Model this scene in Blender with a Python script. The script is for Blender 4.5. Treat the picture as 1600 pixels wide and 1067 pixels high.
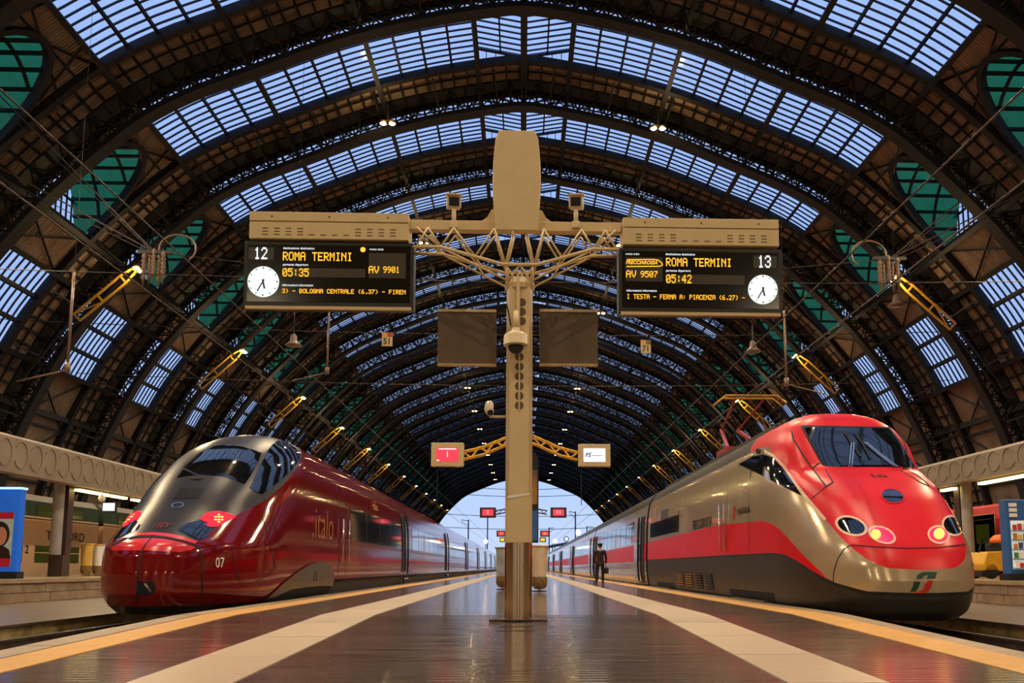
import bpy, bmesh, math, random
import numpy as np
from mathutils import Vector, Matrix
from mathutils.bvhtree import BVHTree
random.seed(7)
SC = bpy.context.scene
COL = SC.collection
for o in list(bpy.data.objects):
    bpy.data.objects.remove(o)

# ------------------------------------------------------------------ camera
FPX = 1300.0          # focal length in pixels of the 1600 x 1067 frame
EYE = 1.0             # eye height above the rails
YAW, PIT = math.radians(2.0), math.atan(0.12)
CF = Vector((math.sin(YAW)*math.cos(PIT), math.cos(YAW)*math.cos(PIT), math.sin(PIT)))
CR = Vector((math.cos(YAW), -math.sin(YAW), 0))
CU = CR.cross(CF)
PX0 = 815.3 - FPX*CR.y/CF.y      # principal point: the tracks vanish at (815.3, 887)
PY0 = 887.0 + FPX*CU.y/CF.y
cd = bpy.data.cameras.new('camera')
cam = bpy.data.objects.new('camera', cd)
COL.objects.link(cam)
cam.location = (0, 0, EYE)
cam.rotation_euler = Matrix((CR, CU, -CF)).transposed().to_euler()
cd.sensor_fit = 'HORIZONTAL'
cd.sensor_width = 36.0
cd.lens = 36.0*FPX/1600.0
cd.shift_x = (800.0-PX0)/1600.0
cd.shift_y = (PY0-533.5)/1600.0
cd.clip_start, cd.clip_end = 0.1, 3000
SC.camera = cam

# ------------------------------------------------------------------ world, exposure
w = bpy.data.worlds.new('dawn_sky')
SC.world = w
w.use_nodes = True
nt = w.node_tree
nt.nodes.clear()
tc = nt.nodes.new('ShaderNodeTexCoord')
sep = nt.nodes.new('ShaderNodeSeparateXYZ')
rmp = nt.nodes.new('ShaderNodeValToRGB')
bg = nt.nodes.new('ShaderNodeBackground')
wo = nt.nodes.new('ShaderNodeOutputWorld')
nt.links.new(tc.outputs['Generated'], sep.inputs[0])
nt.links.new(sep.outputs['Z'], rmp.inputs[0])
rmp.color_ramp.elements[0].position = 0.0
rmp.color_ramp.elements[0].color = (0.50, 0.60, 0.80, 1)
rmp.color_ramp.elements[1].position = 0.45
rmp.color_ramp.elements[1].color = (0.36, 0.52, 0.92, 1)
e = rmp.color_ramp.elements.new(0.10)
e.color = (0.40, 0.54, 0.84, 1)
nt.links.new(rmp.outputs[0], bg.inputs[0])
bg.inputs[1].default_value = 1.22
nt.links.new(bg.outputs[0], wo.inputs[0])
SC.view_settings.view_transform = 'Standard'
SC.view_settings.look = 'None'
SC.view_settings.exposure = 0.0
SC.view_settings.gamma = 1.0
SC.view_settings.use_curve_mapping = False
LAMP_W = 1.0          # one dial for all the hall lamps

# ------------------------------------------------------------------ helpers
def ray(x, y):
    return CF + CR*((x-PX0)/FPX) - CU*((y-PY0)/FPX)
EYEV = Vector((0, 0, EYE))
def onX(x, y, X):
    v = ray(x, y); return EYEV + v*(X/v.x)
def onY(x, y, Y):
    v = ray(x, y); return EYEV + v*(Y/v.y)
def onZ(x, y, Z):
    v = ray(x, y); return EYEV + v*((Z-EYE)/v.z)

def srgb(r, g, b):
    f = lambda c: ((c/255+0.055)/1.055)**2.4 if c > 10 else c/255/12.92
    return (f(r), f(g), f(b))

MATS = {}
def mat(name, col, rough=0.5, metal=0.0, var=0.12, scale=6.0, bump=0.0, bscale=40.0, spec=0.5,
        emit=None, estr=0.0, coat=0.0, stretch=(1, 1, 1), col2=None, flake=0.0):
    """procedural principled material: noise-varied colour, optional fine bump"""
    if name in MATS:
        return MATS[name]
    m = bpy.data.materials.new(name)
    m.use_nodes = True
    n = m.node_tree.nodes
    l = m.node_tree.links
    p = n['Principled BSDF']
    p.inputs['Roughness'].default_value = rough
    p.inputs['Metallic'].default_value = metal
    p.inputs['Specular IOR Level'].default_value = spec
    p.inputs['Coat Weight'].default_value = coat
    p.inputs['Coat Roughness'].default_value = 0.06
    t = n.new('ShaderNodeTexCoord')
    mp = n.new('ShaderNodeMapping')
    mp.inputs['Scale'].default_value = stretch
    l.new(t.outputs['Object'], mp.inputs[0])
    nz = n.new('ShaderNodeTexNoise')
    nz.inputs['Scale'].default_value = scale
    nz.inputs['Detail'].default_value = 5
    l.new(mp.outputs[0], nz.inputs[0])
    cr = n.new('ShaderNodeValToRGB')
    cr.color_ramp.elements[0].position = 0.3
    cr.color_ramp.elements[1].position = 0.72
    a = tuple(c*(1-var) for c in col)
    b = col2 if col2 else tuple(min(1, c*(1+var)) for c in col)
    cr.color_ramp.elements[0].color = (*a, 1)
    cr.color_ramp.elements[1].color = (*b, 1)
    l.new(nz.outputs['Fac'], cr.inputs[0])
    l.new(cr.outputs[0], p.inputs['Base Color'])
    if bump:
        nb = n.new('ShaderNodeTexNoise')
        nb.inputs['Scale'].default_value = bscale
        nb.inputs['Detail'].default_value = 3
        l.new(mp.outputs[0], nb.inputs[0])
        bp = n.new('ShaderNodeBump')
        bp.inputs['Strength'].default_value = bump
        bp.inputs['Distance'].default_value = 0.02
        l.new(nb.outputs['Fac'], bp.inputs['Height'])
        l.new(bp.outputs[0], p.inputs['Normal'])
    if emit:
        p.inputs['Emission Color'].default_value = (*emit, 1)
        p.inputs['Emission Strength'].default_value = estr
    MATS[name] = m
    return m

def glass_sheet(name, tint, keep, body, rough=0.1):
    """thin pane: mostly lets the light straight through, the rest scatters in its own colour"""
    m = bpy.data.materials.new(name)
    m.use_nodes = True
    n = m.node_tree.nodes
    l = m.node_tree.links
    n.clear()
    out = n.new('ShaderNodeOutputMaterial')
    tr = n.new('ShaderNodeBsdfTransparent')
    tr.inputs[0].default_value = (*tint, 1)
    tl = n.new('ShaderNodeBsdfTranslucent')
    t = n.new('ShaderNodeTexCoord')
    nz = n.new('ShaderNodeTexNoise')
    nz.inputs['Scale'].default_value = 1.7
    nz.inputs['Detail'].default_value = 6
    l.new(t.outputs['Object'], nz.inputs[0])
    cr = n.new('ShaderNodeValToRGB')
    cr.color_ramp.elements[0].position = 0.3
    cr.color_ramp.elements[1].position = 0.7
    cr.color_ramp.elements[0].color = (*[c*0.6 for c in body], 1)
    cr.color_ramp.elements[1].color = (*body, 1)
    l.new(nz.outputs['Fac'], cr.inputs[0])
    l.new(cr.outputs[0], tl.inputs[0])
    mx = n.new('ShaderNodeMixShader')
    mx.inputs[0].default_value = 1-keep
    l.new(tr.outputs[0], mx.inputs[1])
    l.new(tl.outputs[0], mx.inputs[2])
    gl = n.new('ShaderNodeBsdfGlossy')
    gl.inputs['Roughness'].default_value = rough
    m2 = n.new('ShaderNodeMixShader')
    m2.inputs[0].default_value = 0.03
    l.new(mx.outputs[0], m2.inputs[1])
    l.new(gl.outputs[0], m2.inputs[2])
    l.new(m2.outputs[0], out.inputs[0])
    MATS[name] = m
    return m

def light_mat(name, col, strength):
    if name in MATS:
        return MATS[name]
    m = bpy.data.materials.new(name)
    m.use_nodes = True
    n = m.node_tree.nodes
    n.clear()
    e = n.new('ShaderNodeEmission')
    e.inputs[0].default_value = (*col, 1)
    e.inputs[1].default_value = strength
    o = n.new('ShaderNodeOutputMaterial')
    m.node_tree.links.new(e.outputs[0], o.inputs[0])
    MATS[name] = m
    return m

class MB:
    """collects shapes, then links them as ONE mesh object"""
    def __init__(s):
        s.v = []
        s.f = []
    def add(s, vs, fs):
        b = len(s.v)
        s.v += [tuple(p) for p in vs]
        s.f += [tuple(b+i for i in f) for f in fs]
        return s
    def box(s, x0, x1, y0, y1, z0, z1):
        return s.add([(x, y, z) for z in (z0, z1) for y in (y0, y1) for x in (x0, x1)],
                     [(0, 2, 3, 1), (4, 5, 7, 6), (0, 1, 5, 4), (2, 6, 7, 3), (0, 4, 6, 2), (1, 3, 7, 5)])
    def bar(s, p, q, w, h=None, up=(0, 0, 1)):
        p, q = Vector(p), Vector(q)
        h = h or w
        d = (q-p)
        if d.length < 1e-6:
            return s
        d.normalize()
        u = Vector(up)
        r = d.cross(u)
        if r.length < 1e-3:
            r = d.cross(Vector((1, 0, 0)))
        r.normalize()
        u = r.cross(d)
        c = [r*(a*w/2)+u*(b*h/2) for a, b in ((-1, -1), (1, -1), (1, 1), (-1, 1))]
        return s.add([p+k for k in c]+[q+k for k in c],
                     [(0, 1, 2, 3), (7, 6, 5, 4), (0, 4, 5, 1), (1, 5, 6, 2), (2, 6, 7, 3), (3, 7, 4, 0)])
    def tube(s, pts, r, n=8, cap=True):
        pts = [Vector(p) for p in pts]
        rs = r if isinstance(r, (list, tuple)) else [r]*len(pts)
        b = len(s.v)
        pu = None
        for i, p in enumerate(pts):
            d = (pts[min(i+1, len(pts)-1)]-pts[max(i-1, 0)])
            d.normalize()
            if pu is None:
                u = d.orthogonal().normalized()
            else:
                u = (pu-d*pu.dot(d))
                u = u.normalized() if u.length > 1e-4 else d.orthogonal().normalized()
            pu = u
            w_ = d.cross(u)
            for k in range(n):
                a = 2*math.pi*k/n
                s.v.append(tuple(p+(u*math.cos(a)+w_*math.sin(a))*rs[i]))
        for i in range(len(pts)-1):
            for k in range(n):
                k2 = (k+1) % n
                s.f.append((b+i*n+k, b+i*n+k2, b+(i+1)*n+k2, b+(i+1)*n+k))
        if cap:
            s.f.append(tuple(b+k for k in range(n))[::-1])
            e_ = b+(len(pts)-1)*n
            s.f.append(tuple(e_+k for k in range(n)))
        return s
    def lathe(s, prof, n=20, c=(0, 0, 0), axis='z'):
        """prof: (radius, height) pairs"""
        b = len(s.v)
        for r, h in prof:
            for k in range(n):
                a = 2*math.pi*k/n
                x, y = r*math.cos(a), r*math.sin(a)
                p = (x, y, h) if axis == 'z' else ((x, h, y) if axis == 'y' else (h, x, y))
                s.v.append((c[0]+p[0], c[1]+p[1], c[2]+p[2]))
        for i in range(len(prof)-1):
            for k in range(n):
                k2 = (k+1) % n
                s.f.append((b+i*n+k, b+i*n+k2, b+(i+1)*n+k2, b+(i+1)*n+k))
        s.f.append(tuple(b+k for k in range(n))[::-1])
        e_ = b+(len(prof)-1)*n
        s.f.append(tuple(e_+k for k in range(n)))
        return s
    def prism(s, poly, a, b_, plane='xz'):
        """polygon extruded between a and b along the third axis"""
        def P(p, t):
            return {'xz': (p[0], t, p[1]), 'yz': (t, p[0], p[1]), 'xy': (p[0], p[1], t)}[plane]
        n = len(poly)
        return s.add([P(p, a) for p in poly]+[P(p, b_) for p in poly],
                     [tuple(range(n)), tuple(range(2*n-1, n-1, -1))] +
                     [(i, n+i, n+(i+1) % n, (i+1) % n) for i in range(n)])
    def grid(s, rows, closed=False):
        b = len(s.v)
        m = len(rows[0])
        for r in rows:
            s.v += [tuple(p) for p in r]
        for i in range(len(rows)-1):
            for k in range(m if closed else m-1):
                k2 = (k+1) % m
                s.f.append((b+i*m+k, b+i*m+k2, b+(i+1)*m+k2, b+(i+1)*m+k))
        return s
    def mesh(s, name, m, smooth=False, recalc=True):
        me = bpy.data.meshes.new(name)
        me.from_pydata(s.v, [], s.f)
        if recalc:
            bm = bmesh.new()
            bm.from_mesh(me)
            bmesh.ops.recalc_face_normals(bm, faces=bm.faces)
            bm.to_mesh(me)
            bm.free()
        if smooth:
            me.polygons.foreach_set('use_smooth', [True]*len(me.polygons))
            if isinstance(smooth, float):
                try:
                    me.set_sharp_from_angle(angle=smooth)
                except Exception:
                    pass
        if m is not None:
            me.materials.append(m if not isinstance(m, str) else MATS[m])
        me.update()
        return me
    def build(s, name, m, parent=None, smooth=False, recalc=True, bevel=0.0, loc=None):
        return link(name, s.mesh(name, m, smooth, recalc), parent, bevel, loc)

def link(name, me, parent=None, bevel=0.0, loc=None):
    o = bpy.data.objects.new(name, me)
    COL.objects.link(o)
    if parent is not None:
        o.parent = parent
    if loc is not None:
        o.location = loc
    if bevel:
        b = o.modifiers.new('bevel', 'BEVEL')
        b.width = bevel
        b.segments = 2
        b.limit_method = 'ANGLE'
    return o
def empty(name, loc=(0, 0, 0), rz=0.0, parent=None):
    o = bpy.data.objects.new(name, None)
    COL.objects.link(o)
    o.location = loc
    o.rotation_euler = (0, 0, rz)
    o.empty_display_size = 0.2
    if parent is not None:
        o.parent = parent
    return o
def tag(o, label=None, cat=None, group=None, kind=None):
    if label: o['label'] = label
    if cat: o['category'] = cat
    if group: o['group'] = group
    if kind: o['kind'] = kind
    return o
def struct(o, label=None):
    return tag(o, label, kind='structure')
def kids(o):
    return [c for c in COL.objects if c.parent == o]
def copy_tree(o, parent=None, children=None):
    c = o.copy()
    COL.objects.link(c)
    c.parent = parent
    for ch in (children[o.name] if children else kids(o)):
        copy_tree(ch, c)
    return c

def text_mesh(body, size, m, name='lettering', extrude=0.002, shear=0.0, bold=0.0, align='CENTER', sx=1.0):
    """lettering as a mesh lying in the local XZ plane, readable from -Y"""
    cu = bpy.data.curves.new(name, 'FONT')
    cu.body = body
    cu.size = size
    cu.extrude = extrude
    cu.shear = shear
    cu.offset = bold
    cu.align_x = align
    cu.align_y = 'CENTER'
    cu.resolution_u = 3
    t = bpy.data.objects.new('tmp', cu)
    COL.objects.link(t)
    dg = bpy.context.evaluated_depsgraph_get()
    me = bpy.data.meshes.new_from_object(t.evaluated_get(dg))
    bpy.data.objects.remove(t)
    me.transform(Matrix.Rotation(math.pi/2, 4, 'X') @ Matrix.Diagonal((sx, 1, 1, 1)))
    me.name = name
    me.materials.clear()
    me.materials.append(MATS[m] if isinstance(m, str) else m)
    return me

GLY = {'A': '0e11111f111111', 'B': '1e11111e11111e', 'C': '0e11101010110e', 'E': '1f10101e10101f', 'F': '1f10101e101010',
       'G': '0e11101713110e', 'I': '0e04040404040e', 'L': '1010101010101f', 'M': '111b1515111111', 'N': '11191513111111',
       'O': '0e11111111110e', 'P': '1e11111e101010', 'R': '1e11111e141211', 'S': '0f10100e01011e', 'T': '1f040404040404',
       'V': '111111110a0a04', 'Z': '1f01020408101f', '0': '0e11131519110e', '1': '040c040404040e', '2': '0e11010204081f',
       '3': '0e11010601110e', '4': '02060a121f0202', '5': '1f101e0101110e', '6': '0608101e11110e', '7': '1f010204080808',
       '8': '0e11110e11110e', '9': '0e11110f01020c', ':': '00040400040400', '-': '0000001f000000', '(': '02040808080402',
       ')': '08040202020408', '.': '00000000000606', '=': '00001f001f0000', ' ': '0'*14, "'": '04040800000000'}
def led_text(body, x, z, h, adv=6.0, squeeze=1.0):
    """dot-matrix lettering: returns an MB of square LEDs in the local XZ plane, left-bottom at (x, z)"""
    mb = MB()
    c = h/7.0
    for i, ch in enumerate(body):
        g = GLY[ch]
        for r in range(7):
            bits = int(g[2*r:2*r+2], 16)
            for k in range(5):
                if bits >> (4-k) & 1:
                    cx = x+(i*adv+k)*c*squeeze
                    cz = z+(6-r)*c
                    mb.box(cx, cx+c*squeeze*1.02, -0.004, 0, cz, cz+c*1.02)
    return mb

# ------------------------------------------------------------------ shared materials
mat('iron', srgb(38, 34, 32), 0.55, 0.3, 0.3, 3)
mat('iron_dark', srgb(24, 23, 25), 0.6, 0.2, 0.3, 3)
mat('rail_steel', srgb(120, 105, 95), 0.35, 0.8, 0.25, 8)
mat('beige_paint', srgb(205, 180, 132), 0.38, 0.0, 0.06, 3)
mat('beige_panel', srgb(200, 176, 128), 0.45, 0.0, 0.05, 5)
mat('black_plastic', srgb(22, 22, 24), 0.35, 0, 0.1, 5)
mat('screen_black', srgb(20, 16, 12), 0.15, 0, 0.1, 5)
mat('steel', srgb(200, 180, 150), 0.22, 1.0, 0.08, 2, stretch=(40, 40, 0.6))
mat('yellow_paint', srgb(220, 165, 45), 0.45, 0, 0.12, 4)
mat('brown_screen_back', srgb(88, 70, 48), 0.6, 0.1, 0.12, 12)
mat('white_paint', srgb(225, 222, 215), 0.4, 0, 0.05, 4)
mat('rubber', srgb(25, 24, 24), 0.8, 0, 0.2, 8)
glass_sheet('skylight_glass', (0.97, 0.98, 1.0), 0.9, (0.55, 0.65, 0.8))
glass_sheet('green_glass', (0.03, 0.15, 0.055), 0.5, (0.02, 0.24, 0.11), 0.4)
light_mat('led_amber', (1.0, 0.45, 0.03), 1.6)
light_mat('led_white', (0.9, 0.97, 1.0), 1.2)
light_mat('lamp_glow', (1.0, 0.72, 0.30), 40.0)
light_mat('clock_face', (0.88, 1.0, 0.95), 1.15)
# ------------------------------------------------------------------ the great vault
BAY = 10.25
RIB0 = 44.0
_pp = [(0, 34.5), (3.1, 34.12), (7, 33.3), (11, 32.1), (16, 30.05), (19.2, 28.68), (22.03, 27.0), (24.2, 25.1), (26.0, 23.3), (27.6, 21.6),
       (29.4, 19.35), (31.0, 17.0), (32.3, 14.6), (34.0, 10.8), (35.2, 7.0), (35.9, 3.2), (36.0, 0.3)]
def _spline(P, n=24):
    P = [np.array(p, float) for p in P]
    Q = [np.array([-P[1][0], P[1][1]])]+P+[2*P[-1]-P[-2]]
    out = []
    for i in range(1, len(Q)-2):
        for k in range(n):
            t = k/n
            a, b, c, d = Q[i-1:i+3]
            out.append(0.5*((2*b)+(-a+c)*t+(2*a-5*b+4*c-d)*t*t+(-a+3*b-3*c+d)*t**3))
    out.append(P[-1])
    return np.array(out)
_S = _spline(_pp)
_T = np.concatenate([[0], np.cumsum(np.linalg.norm(np.diff(_S, axis=0), axis=1))])
TMAX = _T[-1]
def prof(t):
    return np.interp(t, _T, _S[:, 0]), np.interp(t, _T, _S[:, 1])
def tX(X):
    return float(np.interp(X, _S[:, 0], _T))
def offp(t, d):
    """point at arc length t, d metres inside the roof skin"""
    e_ = 0.05
    x0, z0 = prof(max(t-e_, 0))
    x1, z1 = prof(min(t+e_, TMAX))
    L = math.hypot(x1-x0, z1-z0)
    tx, tz = (x1-x0)/L, (z1-z0)/L
    if t < 0.02:
        tx, tz = 1.0, 0.0
    x, z = prof(t)
    return x+tz*d, z-tx*d
tA = tX(22.03)       # foot of the upper skylight
tC = tX(27.6)        # foot of the dormer zone
tD, tE = tX(29.4), tX(32.3)   # lower skylight
THK = [tX(3.1), tX(9.6), tX(15.94), tA]
SY0, SY1 = 1.0, 7.35  # skylight span behind each rib

def sweep(mb, ts, y0, y1, d0, d1, s):
    """box section following the roof curve"""
    rows = []
    for t in ts:
        a = offp(t, d0)
        b = offp(t, d1)
        rows.append([(s*a[0], y0, a[1]), (s*a[0], y1, a[1]), (s*b[0], y1, b[1]), (s*b[0], y0, b[1])])
    mb.grid(rows, closed=True)
def lin(a, b, n):
    return [a+(b-a)*i/n for i in range(n+1)]

def rib_mesh():
    mb = MB()
    N = 50
    ts = lin(0, TMAX-3.0, N)
    for s in (1, -1):
        for d0, d1, yw in ((0.05, 0.2, 0.5), (1.66, 1.98, 0.42)):
            sweep(mb, ts, -yw, yw, d0, d1, s)
        for i in range(N):
            for y in (-0.4, 0.4):
                a, b = offp(ts[i], 0.2), offp(ts[i], 1.75)
                c, d = offp(ts[i+1], 0.2), offp(ts[i+1], 1.75)
                P = lambda q: (s*q[0], y, q[1])
                mb.bar(P(a), P(b), 0.11, 0.09, (0, 1, 0))
                if i % 2:
                    mb.bar(P(a), P(d), 0.09, 0.07, (0, 1, 0))
                else:
                    mb.bar(P(b), P(c), 0.09, 0.07, (0, 1, 0))
            # lattice between the two planes
            b0, b1 = offp(ts[i], 1.1), offp(ts[i+1], 1.1)
            mb.bar((s*b0[0], -0.5, b0[1]), (s*b1[0], 0.5, b1[1]), 0.06, 0.06)
            mb.bar((s*b0[0], 0.5, b0[1]), (s*b1[0], -0.5, b1[1]), 0.06, 0.06)
            # knee braces from the bottom flange out to the purlins
            if i % 4 == 2:
                k, q = offp(ts[i], 1.6), offp(ts[i], 0.25)
                for y in (-1, 1):
                    mb.bar((s*k[0], 0.5*y, k[1]), (s*q[0], 2.2*y, q[1]), 0.09, 0.09)
    return mb.mesh('roof_arch', 'iron_dark')

# corrugated roof cladding
def cladding_material():
    m = bpy.data.materials.new('roof_cladding')
    m.use_nodes = True
    n, l = m.node_tree.nodes, m.node_tree.links
    p = n['Principled BSDF']
    p.inputs['Roughness'].default_value = 0.7
    t = n.new('ShaderNodeTexCoord')
    wv = n.new('ShaderNodeTexWave')
    wv.bands_direction = 'Y'
    wv.inputs['Scale'].default_value = 1.7
    wv.inputs['Distortion'].default_value = 0.0
    l.new(t.outputs['Object'], wv.inputs[0])
    nz = n.new('ShaderNodeTexNoise')
    nz.inputs['Scale'].default_value = 0.6
    nz.inputs['Detail'].default_value = 6
    l.new(t.outputs['Object'], nz.inputs[0])
    cr = n.new('ShaderNodeValToRGB')
    cr.color_ramp.elements[0].position = 0.3
    cr.color_ramp.elements[1].position = 0.7
    cr.color_ramp.elements[0].color = (*srgb(122, 102, 82), 1)
    cr.color_ramp.elements[1].color = (*srgb(172, 142, 112), 1)
    l.new(nz.outputs['Fac'], cr.inputs[0])
    l.new(cr.outputs[0], p.inputs['Base Color'])
    bp = n.new('ShaderNodeBump')
    bp.inputs['Strength'].default_value = 1.0
    bp.inputs['Distance'].default_value = 0.12
    l.new(wv.outputs['Fac'], bp.inputs['Height'])
    l.new(bp.outputs[0], p.inputs['Normal'])
    MATS['roof_cladding'] = m
cladding_material()

DYC, DR, DH, DZ0 = (SY0+SY1)/2, (SY1-SY0)/2-0.12, 4.2, 21.9     # dormer barrel
def zroof(z):
    """X on the roof skin at height z"""
    return float(np.interp(-z, -_S[:, 1], _S[:, 0]))
def dormer_ring(n=28):
    out = []
    for k in range(n+1):
        a = math.pi*k/n
        out.append((DYC+DR*math.cos(a), DZ0+DH*math.sin(a)))
    return out

def cladding_mesh():
    mb = MB()
    for s in (1, -1):
        def strip(t0, t1, y0, y1, n):
            mb.grid([[(s*prof(t)[0], y, prof(t)[1]) for y in (y0, y1)] for t in lin(t0, t1, n)])
        ny = 26
        ys_ = [SY1+(BAY+SY0-SY1)*k/ny for k in range(ny+1)]
        rows = []
        for t in lin(0, TMAX, 60):
            hi, lo = (prof(t), offp(t, 0.07))
            rows.append([(s*(hi if k % 2 else lo)[0], y, (hi if k % 2 else lo)[1]) for k, y in enumerate(ys_)])
        mb.grid(rows)
        strip(tC, tD, SY0, SY1, 4)
        strip(tE, TMAX, SY0, SY1, 14)
        # plate round the dormer opening
        ring = dormer_ring()
        n = len(ring)-1
        rows = [[], []]
        for k, (y, z) in enumerate(ring):
            a = math.pi*k/n
            c, si = math.cos(a), math.sin(a)
            # matching point on the rectangle y in [SY0,SY1], z from DZ0 up to skylight foot
            ztop = prof(tA)[1]
            m_ = max(abs(c), si)
            qy = DYC+(SY1-SY0)/2*c/m_
            qz = DZ0+(ztop-DZ0)*si/m_
            rows[0].append((s*zroof(z), y, z))
            rows[1].append((s*zroof(qz), qy, qz))
        mb.grid(rows)
    return mb.mesh('ceiling', 'roof_cladding')

def purlin_mesh():
    """purlins along the hall, edge beams of the openings, joists under the cladding, star bracing"""
    mb = MB()
    for s in (1, -1):
        P = lambda t, d, y: (s*offp(t, d)[0], y, offp(t, d)[1])
        for t in THK+[tC, tD, tE]:
            mb.bar(P(t, 0.28, 0), P(t, 0.28, BAY), 0.3, 0.56, P(t, 0, 0) and Vector(P(t, 1, 0))-Vector(P(t, 0, 0)))
        for t in (tX(33.6), tX(34.9), tX(35.7)):
            mb.bar(P(t, 0.25, 0), P(t, 0.25, BAY), 0.2, 0.4)
        for y, w_ in ((SY0, 0.18), (SY1, 0.42)):
            sweep(mb, lin(0.0, TMAX-2, 44), y-w_/2, y+w_/2, 0.0, 0.45, s)
        for t in lin(0.3, TMAX-4, 56):
            mb.bar(P(t, 0.1, SY1), P(t, 0.1, BAY+0.4), 0.1, 0.16)
        # arch-wise stringers in the clad strip
        for y in (SY1+1.35,):
            sweep(mb, lin(0, TMAX-2, 44), y-0.04, y+0.04, 0.12, 0.22, s)
        # star bracing beside the dormers
        t0, t1 = tA+0.3, tA+2.6
        for ya, yb in ((SY0+0.2, SY1-0.2), (SY1-0.2, SY0+0.2)):
            mb.bar(P(t0, 0.12, ya), P(t1, 0.12, yb), 0.09, 0.1)
        mb.bar(P(tA+1.4, 0.12, SY0), P(tA+1.4, 0.12, SY1), 0.09, 0.1)
        mb.bar(P(tA, 0.12, DYC+1.6), P(tA+3.6, 0.12, DYC+2.7), 0.08, 0.1)
        mb.bar(P(tA, 0.12, DYC-1.6), P(tA+3.6, 0.12, DYC-2.7), 0.08, 0.1)
        for a, b in ((tC, tD), (tE, tE+4), (tE+4, tE+8)):
            mb.bar(P(a, 0.12, SY0), P(b, 0.12, SY1), 0.1, 0.1)
            mb.bar(P(b, 0.12, SY0), P(a, 0.12, SY1), 0.1, 0.1)
            mb.bar(P(b, 0.12, SY0), P(b, 0.12, SY1), 0.12, 0.16)
        # ring beam round the dormer mouth
        ring = dormer_ring(20)
        for (y0, z0), (y1, z1) in zip(ring[:-1], ring[1:]):
            mb.bar((s*(zroof(z0)-0.1), y0, z0), (s*(zroof(z1)-0.1), y1, z1), 0.3, 0.4, (s, 0, 0.8))
    # ridge spine
    x, z = offp(0, 0.35)
    mb.bar((0, 0, z), (0, BAY, z), 0.42, 0.7)
    return mb.mesh('purlin', 'iron_dark')

def columns():
    """the pane columns of one upper skylight half: (t0, t1)"""
    out = []
    for a, b, n in ((THK[0], THK[1], 4), (THK[1], THK[2], 4), (THK[2], THK[3], 4)):
        q = lin(a, b, n)
        out += list(zip(q[:-1], q[1:]))
    return out
LZ = 0.95     # the lantern's outer edges stand this far above the skin
def pane_meshes():
    """list of (mesh) one per pane"""
    out = []
    for s in (1, -1):
        for t0, t1 in columns()+list(zip(lin(tD, tE, 3)[:-1], lin(tD, tE, 3)[1:])):
            mb = MB()
            rows = []
            for t in (t0, (t0+t1)/2, t1):
                a, b = offp(t, 0.0), offp(t, 0.02)
                rows.append([(s*a[0], SY0, a[1]), (s*a[0], SY1, a[1]), (s*b[0], SY1, b[1]), (s*b[0], SY0, b[1])])
            mb.grid(rows, closed=True)
            out.append(mb.mesh('pane', 'skylight_glass'))
        x3 = prof(THK[0])[0]
        for k in range(2):
            xa, xb = x3*k/2+0.2*(k == 0), x3*(k+1)/2
            za = 34.5+(LZ+34.1-34.5)*xa/x3
            zb = 34.5+(LZ+34.1-34.5)*xb/x3
            mb = MB()
            mb.grid([[(s*xa, SY0, za), (s*xa, SY1, za), (s*xa, SY1, za+.02), (s*xa, SY0, za+.02)],
                     [(s*xb, SY0, zb), (s*xb, SY1, zb), (s*xb, SY1, zb+.02), (s*xb, SY0, zb+.02)]], closed=True)
            out.append(mb.mesh('pane', 'skylight_glass'))
        # gable end of the lantern
        mb = MB().prism([(s*0.25, 34.48), (s*x3, 34.1), (s*x3, 34.1+LZ), (s*0.25, 34.55)], SY1, SY1+0.02, 'xz')
        out.append(mb.mesh('pane', 'skylight_glass'))
    return out
def muntin_mesh():
    mb = MB()
    for s in (1, -1):
        P = lambda t, d, y: (s*offp(t, d)[0], y, offp(t, d)[1])
        for t0, t1 in columns():
            mb.bar(P(t1, 0.09, SY0), P(t1, 0.09, SY1), 0.13, 0.2)
        ny = 11
        for k in range(1, ny):
            y = SY0+(SY1-SY0)*k/ny
            sweep(mb, lin(THK[0], tA, 16), y-0.032, y+0.032, -0.02, 0.08, s)
            sweep(mb, lin(tD, tE, 4), y-0.035, y+0.035, -0.02, 0.08, s)
            x3 = prof(THK[0])[0]
            mb.bar((0, y, 34.5), (s*x3, y, 34.1+LZ), 0.065, 0.1)
        for t in lin(tD, tE, 3)[1:-1]:
            mb.bar(P(t, 0.12, SY0), P(t, 0.12, SY1), 0.2, 0.26)
        x3 = prof(THK[0])[0]
        zm = (34.5+34.1+LZ)/2
        mb.bar((s*x3/2, SY0, zm), (s*x3/2, SY1, zm), 0.1, 0.15)
        mb.bar((s*x3, SY0, 34.1+LZ/2), (s*x3, SY1, 34.1+LZ/2), 0.16, LZ)
        mb.bar((0, SY1, 34.5), (s*x3, SY1, 34.1+LZ), 0.16, 0.2)
        for k in range(1, 5):
            x = x3*k/5
            mb.bar((s*x, SY1, 34.5-0.4*k/5), (s*x, SY1, 34.5+(LZ-0.4)*k/5), 0.05, 0.05)
    return mb.mesh('muntin', 'iron_dark')
XL = 28.3
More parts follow.
